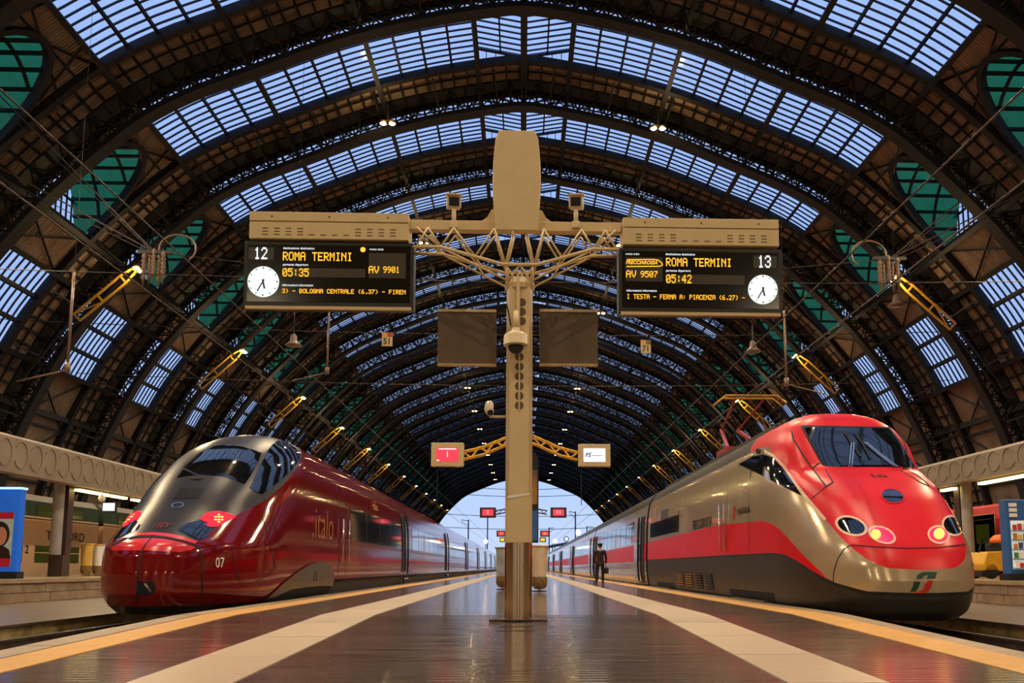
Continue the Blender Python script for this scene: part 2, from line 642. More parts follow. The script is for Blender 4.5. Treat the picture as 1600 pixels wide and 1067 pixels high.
def dormer_meshes():
    """green barrel, its glazing bars, the lunette panes and bars, for side +X"""
    ring = dormer_ring(24)
    sh = MB()
    sh.grid([[(zroof(z)-0.02, y, z) for y, z in ring], [(XL, y, z) for y, z in ring]])
    bars = MB()
    for k in range(1, 24):
        if k % 2 == 0:
            y, z = ring[k]
            bars.bar((zroof(z), y*0.985+DYC*0.015, z-0.06), (XL, y*0.985+DYC*0.015, z-0.06), 0.16, 0.16)
    for X in (24.8, 26.7):
        pts = [(X, DYC+(y-DYC)*0.98, z-0.05) for y, z in ring if zroof(z) < X]
        if len(pts) > 2:
            # bars only where the barrel shows at this X; two legs if the crown is cut away
            for a, b in zip(pts[:-1], pts[1:]):
                if (Vector(a)-Vector(b)).length < 1.2:
                    bars.bar(a, b, 0.14, 0.14, (1, 0, 0))
    lun = MB()
    lun.prism([(y, z) for y, z in ring], XL, XL+0.03, 'yz')
    lb = MB()
    for k in range(1, 11):
        y = SY0+(SY1-SY0)*k/11
        h = math.sqrt(max(0, 1-((y-DYC)/DR)**2))*DH
        if h > 0.1:
            lb.bar((XL-0.05, y, DZ0), (XL-0.05, y, DZ0+h), 0.07, 0.09, (1, 0, 0))
    lb.bar((XL-0.05, SY0, DZ0+1.9), (XL-0.05, SY1, DZ0+1.9), 0.1, 0.12)
    sill = MB()
    sill.box(27.5, XL+0.1, SY0, SY1, DZ0-0.3, DZ0)
    return (sh.mesh('dormer_shell', 'green_glass', True), bars.mesh('glazing_bar', 'iron_dark'),
            lun.mesh('pane', 'skylight_glass'), lb.mesh('muntin', 'iron_dark'), sill.mesh('sill', 'iron_dark'))

RIBM, CLADM, PURM, MUNM = rib_mesh(), cladding_mesh(), purlin_mesh(), muntin_mesh()
PANES = pane_meshes()
_j = MB()
for me in PANES:
    _j.add([tuple(v.co) for v in me.vertices], [tuple(p.vertices) for p in me.polygons])
PANEALL = _j.mesh('pane', 'skylight_glass')
DORM = dormer_meshes()
N0, N1 = -6, 24
_e = MB()
for s in (1, -1):
    sweep(_e, lin(0, TMAX, 60), 0.6, 0.9, -0.4, 2.3, s)
struct(_e.build('roof_end_fascia', 'iron_dark', loc=(0, RIB0+BAY*N1, 0)), 'dark rim of the roof at the far mouth of the hall')
wn = 1
for n in range(N0, N1+1):
    Y = RIB0+BAY*n
    struct(link('roof_arch', RIBM, loc=(0, Y, 0)), 'dark lattice iron arch spanning the station hall')
    if n == N1:
        break
    c = struct(link('ceiling', CLADM, loc=(0, Y, 0)), 'brown corrugated roof cladding between two arches')
    link('purlin', PURM, c)
    wnd = struct(empty('window_%d' % wn, (0, Y, 0)), 'arched skylight of pale panes between dark bars')
    wn += 1
    link('muntin', MUNM, wnd)
    if -1 <= n <= 5:
        for me in PANES:
            link('pane', me, wnd)
    else:
        link('pane', PANEALL, wnd)
    for s in (1, -1):
        dw = struct(empty('window_%d' % wn, (0, Y, 0)), 'round green-glazed dormer in the roof')
        wn += 1
        dw.scale = (s, 1, 1)
        for nm, me in zip(('dormer_shell', 'glazing_bar', 'pane', 'muntin', 'sill'), DORM):
            link(nm, me, dw)
# ------------------------------------------------------------------ ground, platforms, tracks
YB, YE, YK = -17.0, 300.0, 12.3       # back of the hall, far mouth, top of the ramp
PZ, SLOPE = 0.32, 0.0277
XL_, XR_ = -5.02, 4.8
def pz(y):
    return PZ if y > YK else PZ-SLOPE*(YK-y)

def floor_material():
    m = bpy.data.materials.new('platform_stone')
    m.use_nodes = True
    n, l = m.node_tree.nodes, m.node_tree.links
    p = n['Principled BSDF']
    t = n.new('ShaderNodeTexCoord')
    mp = n.new('ShaderNodeMapping')
    mp.inputs['Scale'].default_value = (0.9, 9.0, 1)
    l.new(t.outputs['Object'], mp.inputs[0])
    n1 = n.new('ShaderNodeTexNoise')
    n1.inputs['Scale'].default_value = 1.0
    n1.inputs['Detail'].default_value = 8
    n1.inputs['Roughness'].default_value = 0.65
    l.new(mp.outputs[0], n1.inputs[0])
    cr = n.new('ShaderNodeValToRGB')
    cr.color_ramp.elements[0].position = 0.32
    cr.color_ramp.elements[1].position = 0.7
    cr.color_ramp.elements[0].color = (*srgb(66, 54, 47), 1)
    cr.color_ramp.elements[1].color = (*srgb(106, 88, 76), 1)
    l.new(n1.outputs['Fac'], cr.inputs[0])
    l.new(cr.outputs[0], p.inputs['Base Color'])
    rr = n.new('ShaderNodeMapRange')
    rr.inputs['To Min'].default_value = 0.06
    rr.inputs['To Max'].default_value = 0.24
    l.new(n1.outputs['Fac'], rr.inputs[0])
    l.new(rr.outputs[0], p.inputs['Roughness'])
    wv = n.new('ShaderNodeTexWave')
    wv.bands_direction = 'Y'
    wv.inputs['Scale'].default_value = 2.6
    wv.inputs['Distortion'].default_value = 0.6
    wv.inputs['Detail'].default_value = 2
    l.new(t.outputs['Object'], wv.inputs[0])
    bp = n.new('ShaderNodeBump')
    bp.inputs['Strength'].default_value = 0.16
    bp.inputs['Distance'].default_value = 0.006
    l.new(wv.outputs['Fac'], bp.inputs['Height'])
    l.new(bp.outputs[0], p.inputs['Normal'])
    p.inputs['Specular IOR Level'].default_value = 0.8
    MATS['platform_stone'] = m
floor_material()
mat('coping_stone', srgb(150, 130, 104), 0.55, 0, 0.18, 3, bump=0.3, bscale=30)
mat('strip_stone', srgb(180, 159, 132), 0.42, 0, 0.10, 5, bump=0.15, bscale=25, stretch=(1, 4, 1))
mat('tactile_yellow', srgb(200, 148, 66), 0.5, 0, 0.10, 4, bump=0.6, bscale=60)
mat('wet_asphalt', srgb(104, 88, 74), 0.3, 0, 0.25, 1.2, bump=0.2, bscale=20)
mat('mossy_wall', srgb(182, 158, 96), 0.8, 0, 0.45, 3, bump=0.5, bscale=14, col2=srgb(214, 190, 130))
mat('wall_stone', srgb(170, 145, 115), 0.7, 0, 0.3, 2.2, bump=0.5, bscale=12)
mat('ballast', srgb(58, 50, 44), 0.9, 0, 0.4, 9, bump=1.0, bscale=30)
mat('side_paving', srgb(185, 160, 125), 0.25, 0, 0.15, 1.5)
mat('dark_wall', srgb(82, 66, 52), 0.8, 0, 0.25, 1.0)
mat('far_ground', srgb(72, 68, 66), 0.9, 0, 0.2, 0.3)

fl = MB()
ys = [YB, YK, YE]
fl.grid([[(XL_+0.34, y, pz(y)-1.4), (XL_+0.34, y, pz(y)), (XR_-0.34, y, pz(y)), (XR_-0.34, y, pz(y)-1.4)] for y in ys])
floor = struct(fl.build('floor', 'platform_stone'), 'dark polished stone platform floor with a ramp')
def strip(name, x0, x1, m, dz=0.006, y0=YB, y1=YE, parent=None):
    mb = MB()
    rows = []
    for y in [y0]+([YK] if y0 < YK < y1 else [])+[y1]:
        z = pz(y)
        rows.append([(x0, y, z-0.02), (x0, y, z+dz), (x1, y, z+dz), (x1, y, z-0.02)])
    mb.grid(rows, closed=True)
    return mb.build(name, m, parent)
strip('yellow_tactile_strip', -4.62, -4.12, 'tactile_yellow', parent=floor)
strip('yellow_tactile_strip', 3.98, 4.50, 'tactile_yellow', parent=floor)
for a, b in ((-2.9, -2.12), (1.97, 2.72)):
    y = 3.0
    while y < 62:
        L = 1.6
        strip('pale_stone_slab', a, b, 'strip_stone', 0.006+0.0015*random.random(), y+0.006, y+L-0.006, floor)
        y += L
    strip('pale_stone_slab', a, b, 'strip_stone', 0.006, y, YE, floor)
# coping stones along both platform edges
for x0, x1 in ((XL_, XL_+0.34), (XR_-0.34, XR_)):
    y = 3.0
    while y < 60:
        L = 1.9
        ya, yb = y+0.006, y+L-0.006
        mb = MB()
        dz = random.uniform(-0.004, 0.006)
        mb.grid([[(x0, q, pz(q)-0.3), (x0, q, pz(q)+dz), (x1, q, pz(q)+dz), (x1, q, pz(q)-0.3)] for q in ([ya, YK, yb] if ya < YK < yb else [ya, yb])], closed=True)
        me = mb
        n4 = len(mb.v)
        mb.f += [(0, 1, 2, 3), (n4-1, n4-2, n4-3, n4-4)]
        mb.build('coping_stone', 'coping_stone', floor)
        y += L
    mb = MB()
    mb.box(x0, x1, y, YE, PZ-0.3, PZ)
    mb.build('coping_stone', 'coping_stone', floor)
    mb = MB()
    rows = [[(x0+(0.03 if x0 < 0 else -0.03), q, pz(q)-0.29), (x1, q, pz(q)-0.29), (x1, q, -1.2), (x0+(0.03 if x0 < 0 else -0.03), q, -1.2)] for q in ys]
    mb.grid(rows, closed=True)
    mb.build('platform_wall', 'mossy_wall', floor)

def side(s, xt0, xt1, xw, xp, zlow, zp):
    """one flank: trough with rails, low service strip, stone wall, side platform, next track"""
    tag_ = 'left' if s < 0 else 'right'
    b = MB()
    b.box(min(s*xt0, s*xt1), max(s*xt0, s*xt1), YB, YE+150, -0.9, -0.45)
    struct(b.build('trackbed', 'ballast'), 'dark ballast bed of the %s track' % tag_)
    c = s*(xt0+1.45 if s < 0 else xt0+1.4)
    for q in (-0.75, 0.75):
        r = MB()
        x = c+q
        r.box(x-0.036, x+0.036, YB+20, YE+150, -0.04, 0.0)
        r.box(x-0.012, x+0.012, YB+20, YE+150, -0.15, -0.04)
        r.box(x-0.07, x+0.07, YB+20, YE+150, -0.17, -0.15)
        r.box(x-0.2, x+0.2, YB+20, YE+150, -0.5, -0.17)
        struct(r.build('rail', 'rail_steel'), 'steel rail of the %s track' % tag_)
    st = MB()
    st.box(min(s*xt1, s*xw), max(s*xt1, s*xw), YB, YE, -0.8, zlow-0.04)
    o = struct(st.build('floor', 'mossy_wall'), 'low service strip beside the %s track' % tag_)
    k = MB()
    k.box(min(s*(xt1-0.05), s*xw), max(s*(xt1-0.05), s*xw), YB, YE, zlow-0.04, zlow)
    k.build('paving', 'wet_asphalt', o)
    # stone retaining wall, two courses of blocks
    core = MB()
    core.box(min(s*(xw+0.08), s*(xw+0.6)), max(s*(xw+0.08), s*(xw+0.6)), YB, YE, -0.5, zp-0.08)
    wl = struct(core.build('wall_%s' % tag_, 'mossy_wall'), 'stone platform wall in two courses on the %s' % tag_)
    hc = (zp-0.1-zlow)/2
    for row in range(2):
        y = 12.0+0.6*row
        while y < 64:
            L = random.uniform(0.95, 1.5)
            d = random.uniform(0, 0.03)
            m_ = MB()
            m_.box(min(s*(xw-d), s*(xw+0.1)), max(s*(xw-d), s*(xw+0.1)), y+0.01, y+L-0.01, zlow+row*hc+0.006, zlow+(row+1)*hc-0.008)
            m_.build('stone', 'wall_stone', wl)
            y += L
    cp = MB()
    cp.box(min(s*(xw-0.06), s*(xw+0.5)), max(s*(xw-0.06), s*(xw+0.5)), YB, YE, zp-0.1, zp)
    cp.build('coping', 'side_paving', wl)
    pf = MB()
    pf.box(min(s*(xw+0.5), s*xp), max(s*(xw+0.5), s*xp), YB, YE, -0.6, zp-0.004)
    struct(pf.build('floor', 'side_paving'), 'pale paved platform on the far %s' % tag_)
    tr = MB()
    tr.box(min(s*xp, s*36.2), max(s*xp, s*36.2), YB, YE, -0.9, -0.3)
    struct(tr.build('trackbed', 'ballast'), 'track bed beyond the far %s platform' % tag_)
    ow = MB()
    ow.box(min(s*36.0, s*36.6), max(s*36.0, s*36.6), YB, YE, -0.9, 9.0)
    struct(ow.build('wall_%s_outer' % tag_, 'dark_wall'), 'dark side wall at the foot of the roof on the %s' % tag_)
side(-1, 5.02, 8.6, 13.8, 21.3, 0.05, 0.68)
side(1, 4.8, 8.4, 12.6, 20.6, 0.05, 0.66)
gr = MB()
gr.box(-400, 400, -60, 1500, -1.4, -0.9)
struct(gr.build('ground', 'far_ground'), 'dark railway yard ground outside the hall')
gr = MB()
gr.box(XL_+0.4, XR_-0.4, YE, YE+60, -0.9, PZ)
struct(gr.build('floor', 'coping_stone'), 'platform end running out of the hall')
bw = MB()
bw.box(-36.5, 36.5, YB-1.0, YB, -0.9, 34)
bwo = struct(bw.build('wall_back', 'dark_wall'), 'pale stone wall of the concourse behind the platforms')

# glowing shop windows added to the unseen concourse wall, for reflections on the trains
mat('shop_light', srgb(215, 225, 235), 0.3, 0, 0.5, 0.9, emit=srgb(190, 215, 255), estr=1.1)
mat('shop_warm', srgb(240, 200, 140), 0.3, 0, 0.5, 0.9, emit=srgb(255, 200, 120), estr=1.2)
wn0 = 200
for x, m_ in ((-22, 'shop_light'), (-11.5, 'shop_warm'), (0, 'shop_light'), (11.5, 'shop_warm'), (22, 'shop_light')):
    o = struct(empty('window_%d' % wn0, (x, YB, 0)), 'lit arched shop window in the concourse wall')
    wn0 += 1
    ar = [(-2.4, 0.4), (2.4, 0.4), (2.4, 3.2)]+[(2.4*math.cos(a_), 3.2+1.6*math.sin(a_)) for a_ in [math.pi*k/12 for k in range(1, 12)]]+[(-2.4, 3.2)]
    MB().prism(ar, 0.02, 0.1, 'xz').build('pane', m_, o)
    fr_ = MB()
    for q in (-2.4, -0.8, 0.8, 2.4):
        fr_.box(q-0.08, q+0.08, 0.0, 0.16, 0.3, 3.3 if abs(q) > 1 else 4.7)
    fr_.box(-2.4, 2.4, 0.0, 0.16, 3.1, 3.3)
    fr_.build('frame', 'iron_dark', o)

# ------------------------------------------------------------------ hall lamps
def spot(parent, loc, target, energy, size=2.4, blend=0.6, col=(1.0, 0.77, 0.48), rad=0.25):
    ld = bpy.data.lights.new('lamp_light', 'SPOT')
    ld.energy = energy*LAMP_W
    ld.color = col
    ld.spot_size = size
    ld.spot_blend = blend
    ld.shadow_soft_size = rad
    o = bpy.data.objects.new('lamp_light', ld)
    COL.objects.link(o)
    o.parent = parent
    o.location = loc
    d = Vector(target)
    o.rotation_euler = d.to_track_quat('-Z', 'Y').to_euler()
    return o
mat('lamp_housing', srgb(120, 100, 70), 0.4, 0.5)
def arm_parts(s):
    """yellow lattice arm reaching inwards from an arch, lamp pair at its tip; local origin at the tip"""
    a = Vector((s*0.25, 0, -0.1))
    b = Vector((s*3.7, 0, -3.3))
    d = (b-a).normalized()
    nrm = Vector((d.z, 0, -d.x))
    arm = MB()
    for e_ in (-1, 1):
        arm.bar(a+nrm*(0.16*e_), a+(b-a)*0.2+nrm*(0.3*e_), 0.12, 0.11, nrm)
        arm.bar(a+(b-a)*0.2+nrm*(0.3*e_), b+nrm*(0.3*e_), 0.12, 0.11, nrm)
    for k in (0.0, 0.2, 0.6, 1.0):
        p = a+(b-a)*k
        arm.bar(p-nrm*(0.3 if k else 0.16), p+nrm*(0.3 if k else 0.16), 0.12, 0.12, (0, 1, 0))
    p, q = a+(b-a)*0.6, b
    arm.bar(p-nrm*0.3, q+nrm*0.3, 0.06, 0.06, (0, 1, 0))
    tail = MB()
    c = b+Vector((s*3.0, 0, -4.2))
    for y in (-0.3, 0.3):
        tail.bar(b+Vector((0, y, 0)), c+Vector((0, y, 0)), 0.09, 0.12)
    return arm.mesh('bracket_arm', 'yellow_paint'), tail.mesh('arm_foot', 'iron')
def head_mesh():
    h = MB()
    h.lathe([(0.05, 0.28), (0.2, 0.22), (0.26, 0.0), (0.24, 0.0), (0.05, 0.1)], 12)
    return h.mesh('lamp_head', 'lamp_housing', True)
LENSM = MB().lathe([(0.02, -0.05), (0.15, -0.03), (0.22, 0.03), (0.2, 0.05)], 12).mesh('lens', 'lamp_glow', True)
HEADM = head_mesh()
ARM = {s: arm_parts(s) for s in (1, -1)}
STEMM = MB().tube([(0, 0, 0.2), (0, 0, 1.4)], 0.04, 6).bar((-0.35, 0, 0.24), (0.35, 0, 0.24), 0.06).mesh('stem', 'iron')
ordn = ['first', 'second', 'third', 'fourth', 'fifth', 'sixth', 'seventh', 'eighth', 'ninth', 'tenth', 'eleventh', 'twelfth', 'thirteenth', 'fourteenth', 'fifteenth']
k = 0
def bulb(parent, loc, energy):
    ld = bpy.data.lights.new('bulb_light', 'POINT')
    ld.energy = energy*LAMP_W
    ld.color = (1.0, 0.72, 0.35)
    ld.shadow_soft_size = 0.12
    o = bpy.data.objects.new('bulb_light', ld)
    COL.objects.link(o)
    o.parent = parent
    o.location = loc
for n in range(-5, 24, 2):
    Y = RIB0+BAY*n
    vis = n >= 1
    k += vis
    j = {-5: 'nearest the concourse', -3: 'above the sign gantry', -1: 'between gantry and first visible arch'}.get(n)
    for s, sd in ((-1, 'left'), (1, 'right')):
        o = empty('arm_floodlight', (s*24.9, Y-1.35, 20.25))
        tag(o, ('%s yellow lattice lamp arm from the viewer on the %s roof flank' % (ordn[k-1], sd)) if vis
            else 'yellow lamp arm on the %s roof flank, %s' % (sd, j), 'lamp', 'twin floodlights on yellow arms')
        link('bracket_arm', ARM[s][0], o)
        link('arm_foot', ARM[s][1], o)
        for dy in (-0.34, 0.34):
            h = link('lamp_head', HEADM, o, loc=(0, dy, -0.1))
            link('lens', LENSM, h)
        if n < 15:
            spot(o, (0, 0, -0.25), (-s*0.55, -0.1, -1), 5600)
        if -4 < n < 13:
            bulb(o, (-s*0.3, -0.6, -0.5), 300)
        o = empty('crown_floodlight', (s*9.05, Y-1.6, 30.35))
        tag(o, ('%s twin lamp from the viewer under the %s half of the crown' % (ordn[k-1], sd)) if vis
            else 'twin lamp under the %s half of the crown, %s' % (sd, j), 'lamp', 'twin lamps under the roof crown')
        link('stem', STEMM, o)
        for dx in (-0.3, 0.3):
            h = link('lamp_head', HEADM, o, loc=(dx, 0, 0))
            link('lens', LENSM, h)
        if n < 15:
            spot(o, (0, 0, -0.2), (0, -0.05 if n > -3 else 0.25, -1), 8200)
        if -4 < n < 13:
            bulb(o, (0, -0.5, -0.3), 170)
# big unseen lanterns added on the concourse wall as front light
for i, (x, nm) in enumerate(((-24, 'far left'), (-12, 'left'), (0, 'middle'), (12, 'right'), (24, 'far right'))):
    o = empty('wall_lantern', (x, YB, 8.5))
    tag(o, '%s wall lantern on the concourse wall behind the viewer' % nm, 'lamp', 'lanterns on the concourse wall')
    b = MB().box(-0.12, 0.12, 0, 0.9, -0.06, 0.06)
    b.build('bracket', 'iron', o)
    g = MB().lathe([(0.1, -0.7), (0.35, -0.5), (0.42, 0.1), (0.15, 0.4), (0.05, 0.5)], 12, (0, 0.95, 0))
    g.build('globe', light_mat('globe_glow', (1.0, 0.78, 0.45), 9.0), o, True)
    spot(o, (0, 1.5, 0), (0, 1, -0.22), 560, 2.7, 0.5, (1.0, 0.8, 0.52), 0.4)
# ------------------------------------------------------------------ sign gantry in the foreground
GY = 11.4
G = empty('sign_gantry', (0, GY, pz(GY)))
tag(G, 'beige steel sign pole with a crossbeam on a stainless sleeve, nearest the camera', 'sign pole')
GZ = pz(GY)
GX = onY(810, 900, GY).x
def gl(x, y, Y=GY):
    """pixel to the gantry's local frame on the plane Y"""
    p = onY(x, y, Y)
    return Vector((p.x, p.y-GY, p.z-GZ))
def px2x(x, y=430): return gl(x, y).x
def px2z(y, x=810): return gl(x, y).z
mat('perforation', srgb(92, 76, 54), 0.8)
col = MB()
zt, zs = px2z(452), px2z(849)
hw = 0.183
col.prism([(GX-hw, -0.06), (GX-hw+0.05, -0.16), (GX+hw-0.05, -0.16), (GX+hw, -0.06), (GX+hw, 0.06), (GX+hw-0.05, 0.16), (GX-hw+0.05, 0.16), (GX-hw, 0.06)], zs+0.004, zt, 'xy')
col.build('column', 'beige_paint', G, bevel=0.01)
mb = MB().lathe([(0.186, 0.0), (0.186, zs), (0.18, zs+0.004), (0.17, zs+0.004)], 28, (GX, 0, 0))
mb.build('steel_sleeve', 'steel', G, 0.6)
mb = MB().lathe([(0.24, 0.0), (0.24, 0.012), (0.19, 0.02)], 28, (GX, 0, 0))
mb.build('base_ring', 'iron', G)
for s in (-1, 1):
    mb = MB().box(GX+s*0.28-0.11, GX+s*0.28+0.11, -0.14, 0.02, 0.0, 0.028)
    mb.build('base_plate', 'rail_steel', G, bevel=0.006)
for i in range(6):
    z = px2z(562+i*15)
    m = MB().lathe([(0.06, -0.163), (0.06, -0.155)], 16, (GX, 0, z), 'y')
    m.build('perforation', 'perforation', G)
for i in range(3):
    z = px2z(478+i*14.5)
    m = MB().lathe([(0.06, -0.163), (0.06, -0.155)], 16, (GX+0.03, 0, z), 'y')
    m.build('perforation', 'perforation', G)
m = MB().box(GX-0.012, GX+0.012, -0.176, -0.16, px2z(645), px2z(555))
m.build('groove', 'beige_panel', G)
m = MB().tube([(GX-0.02, -0.19, px2z(520)), (GX-0.02, -0.19, px2z(440))], 0.03, 8)
m.build('conduit', 'beige_paint', G)
m = MB().tube([(GX-hw, -0.14, px2z(480)), (GX-hw+0.03, -0.18, px2z(495)), (GX-hw+0.06, -0.18, px2z(515))], 0.01, 6)
m.build('cable', 'rubber', G)
# torn remains of a sticker
m = MB().prism([(px2x(795), px2z(777)), (px2x(808), px2z(774)), (px2x(828), px2z(772)), (px2x(829), px2z(774.5)), (px2x(806), px2z(779)), (px2x(796), px2z(780))], -0.168, -0.16, 'xz')
m.build('sticker', 'white_paint', G)
# crossbeam, central fin panel
zb0, zb1 = px2z(362, 720), px2z(347, 720)
m = MB().box(px2x(640, 350), px2x(970, 352), -0.07, 0.07, zb0, zb1)
m.build('crossbeam', 'beige_paint', G, bevel=0.008)
pan = []
pt, pb = px2z(217), px2z(370)
for k in range(13):
    a = k/12
    w_ = 0.29+0.05*math.sin(math.pi*min(1, a*1.0))
    if k == 12: w_ = 0.255
    if k == 0: w_ = 0.285
    pan.append((w_, pb+(pt-pb)*a))
cx = (px2x(775, 300)+px2x(840, 300))/2
m = MB().prism([(cx+w_, z) for w_, z in pan]+[(cx-w_, z) for w_, z in reversed(pan)], -0.24, -0.17, 'xz')
m.build('fin_panel', 'beige_panel', G, bevel=0.012)
for s in (-1, 1):
    m = MB().prism([(cx+s*0.27, zb1), (cx+s*0.5, zb1), (cx+s*0.42, zb1+0.06), (cx+s*0.36, zb1+0.17), (cx+s*0.27, zb1+0.19)], -0.05, 0.05, 'xz')
    m.build('gusset', 'beige_paint', G)
# tubular bracing under the beam
for s, xe in ((-1, 647), (1, 966)):
    X = lambda f: GX+s*f
    be = abs(px2x(xe, 380)-GX)
    zc, zl, zk = px2z(391, 660), px2z(420), px2z(445)
    for y in (-0.13, 0.13):
        lo = [(X(be), y, zc), (X(be*0.74), y, zc), (X(0.24), y*1.3, zl), (X(0.0), y*1.3, zl)]
        m = MB().tube(lo, 0.026, 8)
        for a, b in (((be*0.97, zb0), (be*0.74, zc)), ((be*0.74, zc), (be*0.62, zb0)), ((be*0.97, zc), (be*0.86, zb0)), ((be*0.86, zb0), (be*0.74, zc)),
                     ((be*0.62, zb0), (be*0.42, zc-0.13)), ((be*0.42, zc-0.13), (be*0.24, zb0)), ((be*0.24, zb0), (0.2, zl)), ((0.08, zb0), (0.2, zl)),
                     ((be*0.72, zc-0.02), (0.16, zk)), ((0.2, zl), (0.16, zk)), ((be*0.42, zc-0.13), (be*0.34, zl-0.06)), ((0.0, zl), (0.16, zk)), ((0.2, zl), (0.05, zk))):
            m.tube([(X(a[0]), y if a[0] > 0.3 else y*1.2, a[1]), (X(b[0]), y if b[0] > 0.3 else y*1.2, b[1])], 0.016, 6)
        m.build('bracing_tube', 'beige_paint', G, True)
cap = MB().lathe([(0.2, px2z(455)), (0.22, px2z(448)), (0.2, px2z(440)), (0.12, px2z(436))], 16, (GX, 0, 0))
cap.build('column_cap', 'beige_paint', G)
# little bracket arms for the two screens behind
# display cabinets
mat('display_frame', srgb(38, 38, 34), 0.35, 0.1, 0.1)
mat('display_dim', srgb(62, 56, 44), 0.3, 0, 0.05)
mat('number_plate', srgb(60, 58, 52), 0.3, 0, 0.05)
def display(name, label, x0, x1, yt, yb, side):
    """x0..x1, yt..yb: its outline in the photograph; hangs tipped forwards under a beige cabinet"""
    o = empty(name)
    tl, br = onY(x0, yt[0], GY-0.12), onY(x1, yb[1], GY-0.12)
    zc_ = (onY((x0+x1)/2, (yt[0]+yt[1])/2, GY-0.12).z+onY((x0+x1)/2, (yb[0]+yb[1])/2, GY-0.12).z)/2
    hh = (onY((x0+x1)/2, (yt[0]+yt[1])/2, GY-0.12).z-onY((x0+x1)/2, (yb[0]+yb[1])/2, GY-0.12).z)/2
    W = (br.x-tl.x)/2
    xc = (tl.x+br.x)/2
    o.location = (xc, GY-0.1, zc_)
    o.rotation_euler = (math.radians(4.0), 0, 0)
    tag(o, label, 'display board')
    MB().box(-W, W, -0.02, 0.2, -hh, hh).build('casing', 'display_frame', o, bevel=0.012)
    MB().box(-W+0.05, W-0.05, -0.026, -0.018, -hh+0.09, hh-0.05).build('screen', 'screen_black', o)
    MB().box(-W+0.03, W-0.03, -0.03, 0.02, -hh-0.012, -hh+0.03).build('bottom_rail', 'beige_panel', o)
    sx, sz = 2*W/(x1-x0), 2*hh/((yb[0]+yb[1]-yt[0]-yt[1])/2)
    ym = lambda x: (yt[0]+yb[0])/2+((yt[1]+yb[1])/2-(yt[0]+yb[0])/2)*(x-x0)/(x1-x0)
    def L(x, y):
        return -W+(x-x0)*sx, -(y-ym(x))*sz
    def rect(nm, xa, xb, ya, yb_, m, d=0.03, dd=0.028):
        a, b = L(xa, ya), L(xb, yb_)
        zt_, zb_ = L((xa+xb)/2, ya)[1], L((xa+xb)/2, yb_)[1]
        return MB().box(a[0], b[0], -d, -dd+0.002, zb_, zt_).build(nm, m, o)
    def led(nm, s, xa, xb, ya, yb_, m='led_amber'):
        a = L(xa, yb_)
        z0 = L((xa+xb)/2, yb_)[1]
        h = L((xa+xb)/2, ya)[1]-z0
        wid = (xb-xa)*sx
        nat = (len(s)*6-1)*h/7
        i = 0
        sq = wid/nat
        for word in (list(s) if nm == 'track_number' else s.split(' ')):
            if word:
                t = led_text(word, a[0]+i*6*h/7*sq, z0, h, 6.0, sq).build(nm, m, o)
                t.location = (0, -0.031, 0)
            i += len(word)+(nm != 'track_number')
    def cap_(s, xa, xb, y, hpx, bold=0.0):
        a = L((xa+xb)/2, y)
        me = text_mesh(s, hpx*sz*1.35, 'led_white', 'caption', 0.001, 0, bold)
        wd = max(v.co.x for v in me.vertices)-min(v.co.x for v in me.vertices)
        k_ = (xb-xa)*sx/wd
        me.transform(Matrix.Diagonal((k_, 1, 1, 1)))
        t = link('caption', me, o, loc=(a[0], -0.031, a[1]))
        return t
    def clock(x, y, r, hh_, mm):
        c = L(x, y)
        R_ = r*sx
        f = MB().lathe([(R_, -0.05), (R_, -0.028)], 36, (0, 0, 0), 'y').build('clock_face', 'clock_face', o, loc=(c[0], 0, c[1]))
        t = MB()
        for k_ in range(12):
            a = math.pi*k_/6
            d = Vector((math.sin(a), 0, math.cos(a)))
            t.bar(d*R_*0.84+Vector((0, -0.051, 0)), d*R_*0.95+Vector((0, -0.051, 0)), 0.012 if k_ % 3 else 0.018, 0.003, (0, 1, 0))
        t.build('hour_mark', 'number_plate', f)
        for nm, a, ln, wd in (('hour_hand', 2*math.pi*(hh_+mm/60)/12, 0.48, 0.022), ('minute_hand', 2*math.pi*mm/60, 0.74, 0.016)):
            d = Vector((math.sin(a), 0, math.cos(a)))
            MB().bar(d*(-R_*0.15)+Vector((0, -0.054, 0)), d*R_*ln+Vector((0, -0.054, 0)), wd, 0.003, (0, 1, 0)).build(nm, 'black_plastic', f)
    # beige cabinet above
    return o, rect, led, cap_, clock
Z1 = lambda x, y, ox=360, oy=200: (ox+x/3.478, oy+y/3.478)
def zx(x, ox=360): return ox+x/3.478
def zy(y): return 200+y/3.478
o, rect, led, cap_, clock = display('departure_display', 'departure display for track 12 with amber ROMA TERMINI 05:35, left of the pole', 383, 645.5, (378, 380), (480, 482), -1)
rect('number_plate', zx(105), zx(240), zy(655), zy(720), 'number_plate')
led('track_number', '12', zx(136), zx(205), zy(655), zy(718), 'led_white')
rect('led_field', zx(285), zx(735), zy(676), zy(728), 'screen_black')
rect('led_field', zx(285), zx(732), zy(765), zy(812), 'display_dim')
rect('led_field', zx(750), zx(950), zy(682), zy(815), 'display_dim')
led('led_text', 'ROMA TERMINI', zx(289), zx(660), zy(680), zy(725))
led('led_text', '05:35', zx(289), zx(429), zy(766), zy(809))
led('led_text', 'AV', zx(750), zx(805), zy(752), zy(790))
led('led_text', '9901', zx(828), zx(916), zy(754), zy(787))
led('led_text', '3) - BOLOGNA CENTRALE (6.37) - FIREN', zx(288), zx(950), zy(876), zy(899))
cap_('destinazione destination', zx(290), zx(457), zy(659), 13/3.478)
cap_('partenza departure', zx(290), zx(425), zy(746), 13/3.478)
cap_('informazioni information', zx(288), zx(453), zy(855), 13/3.478)
cap_('treno train', zx(754), zx(828), zy(662), 12/3.478)
clock(zx(188), zy(838), 83/3.478, 5, 35)
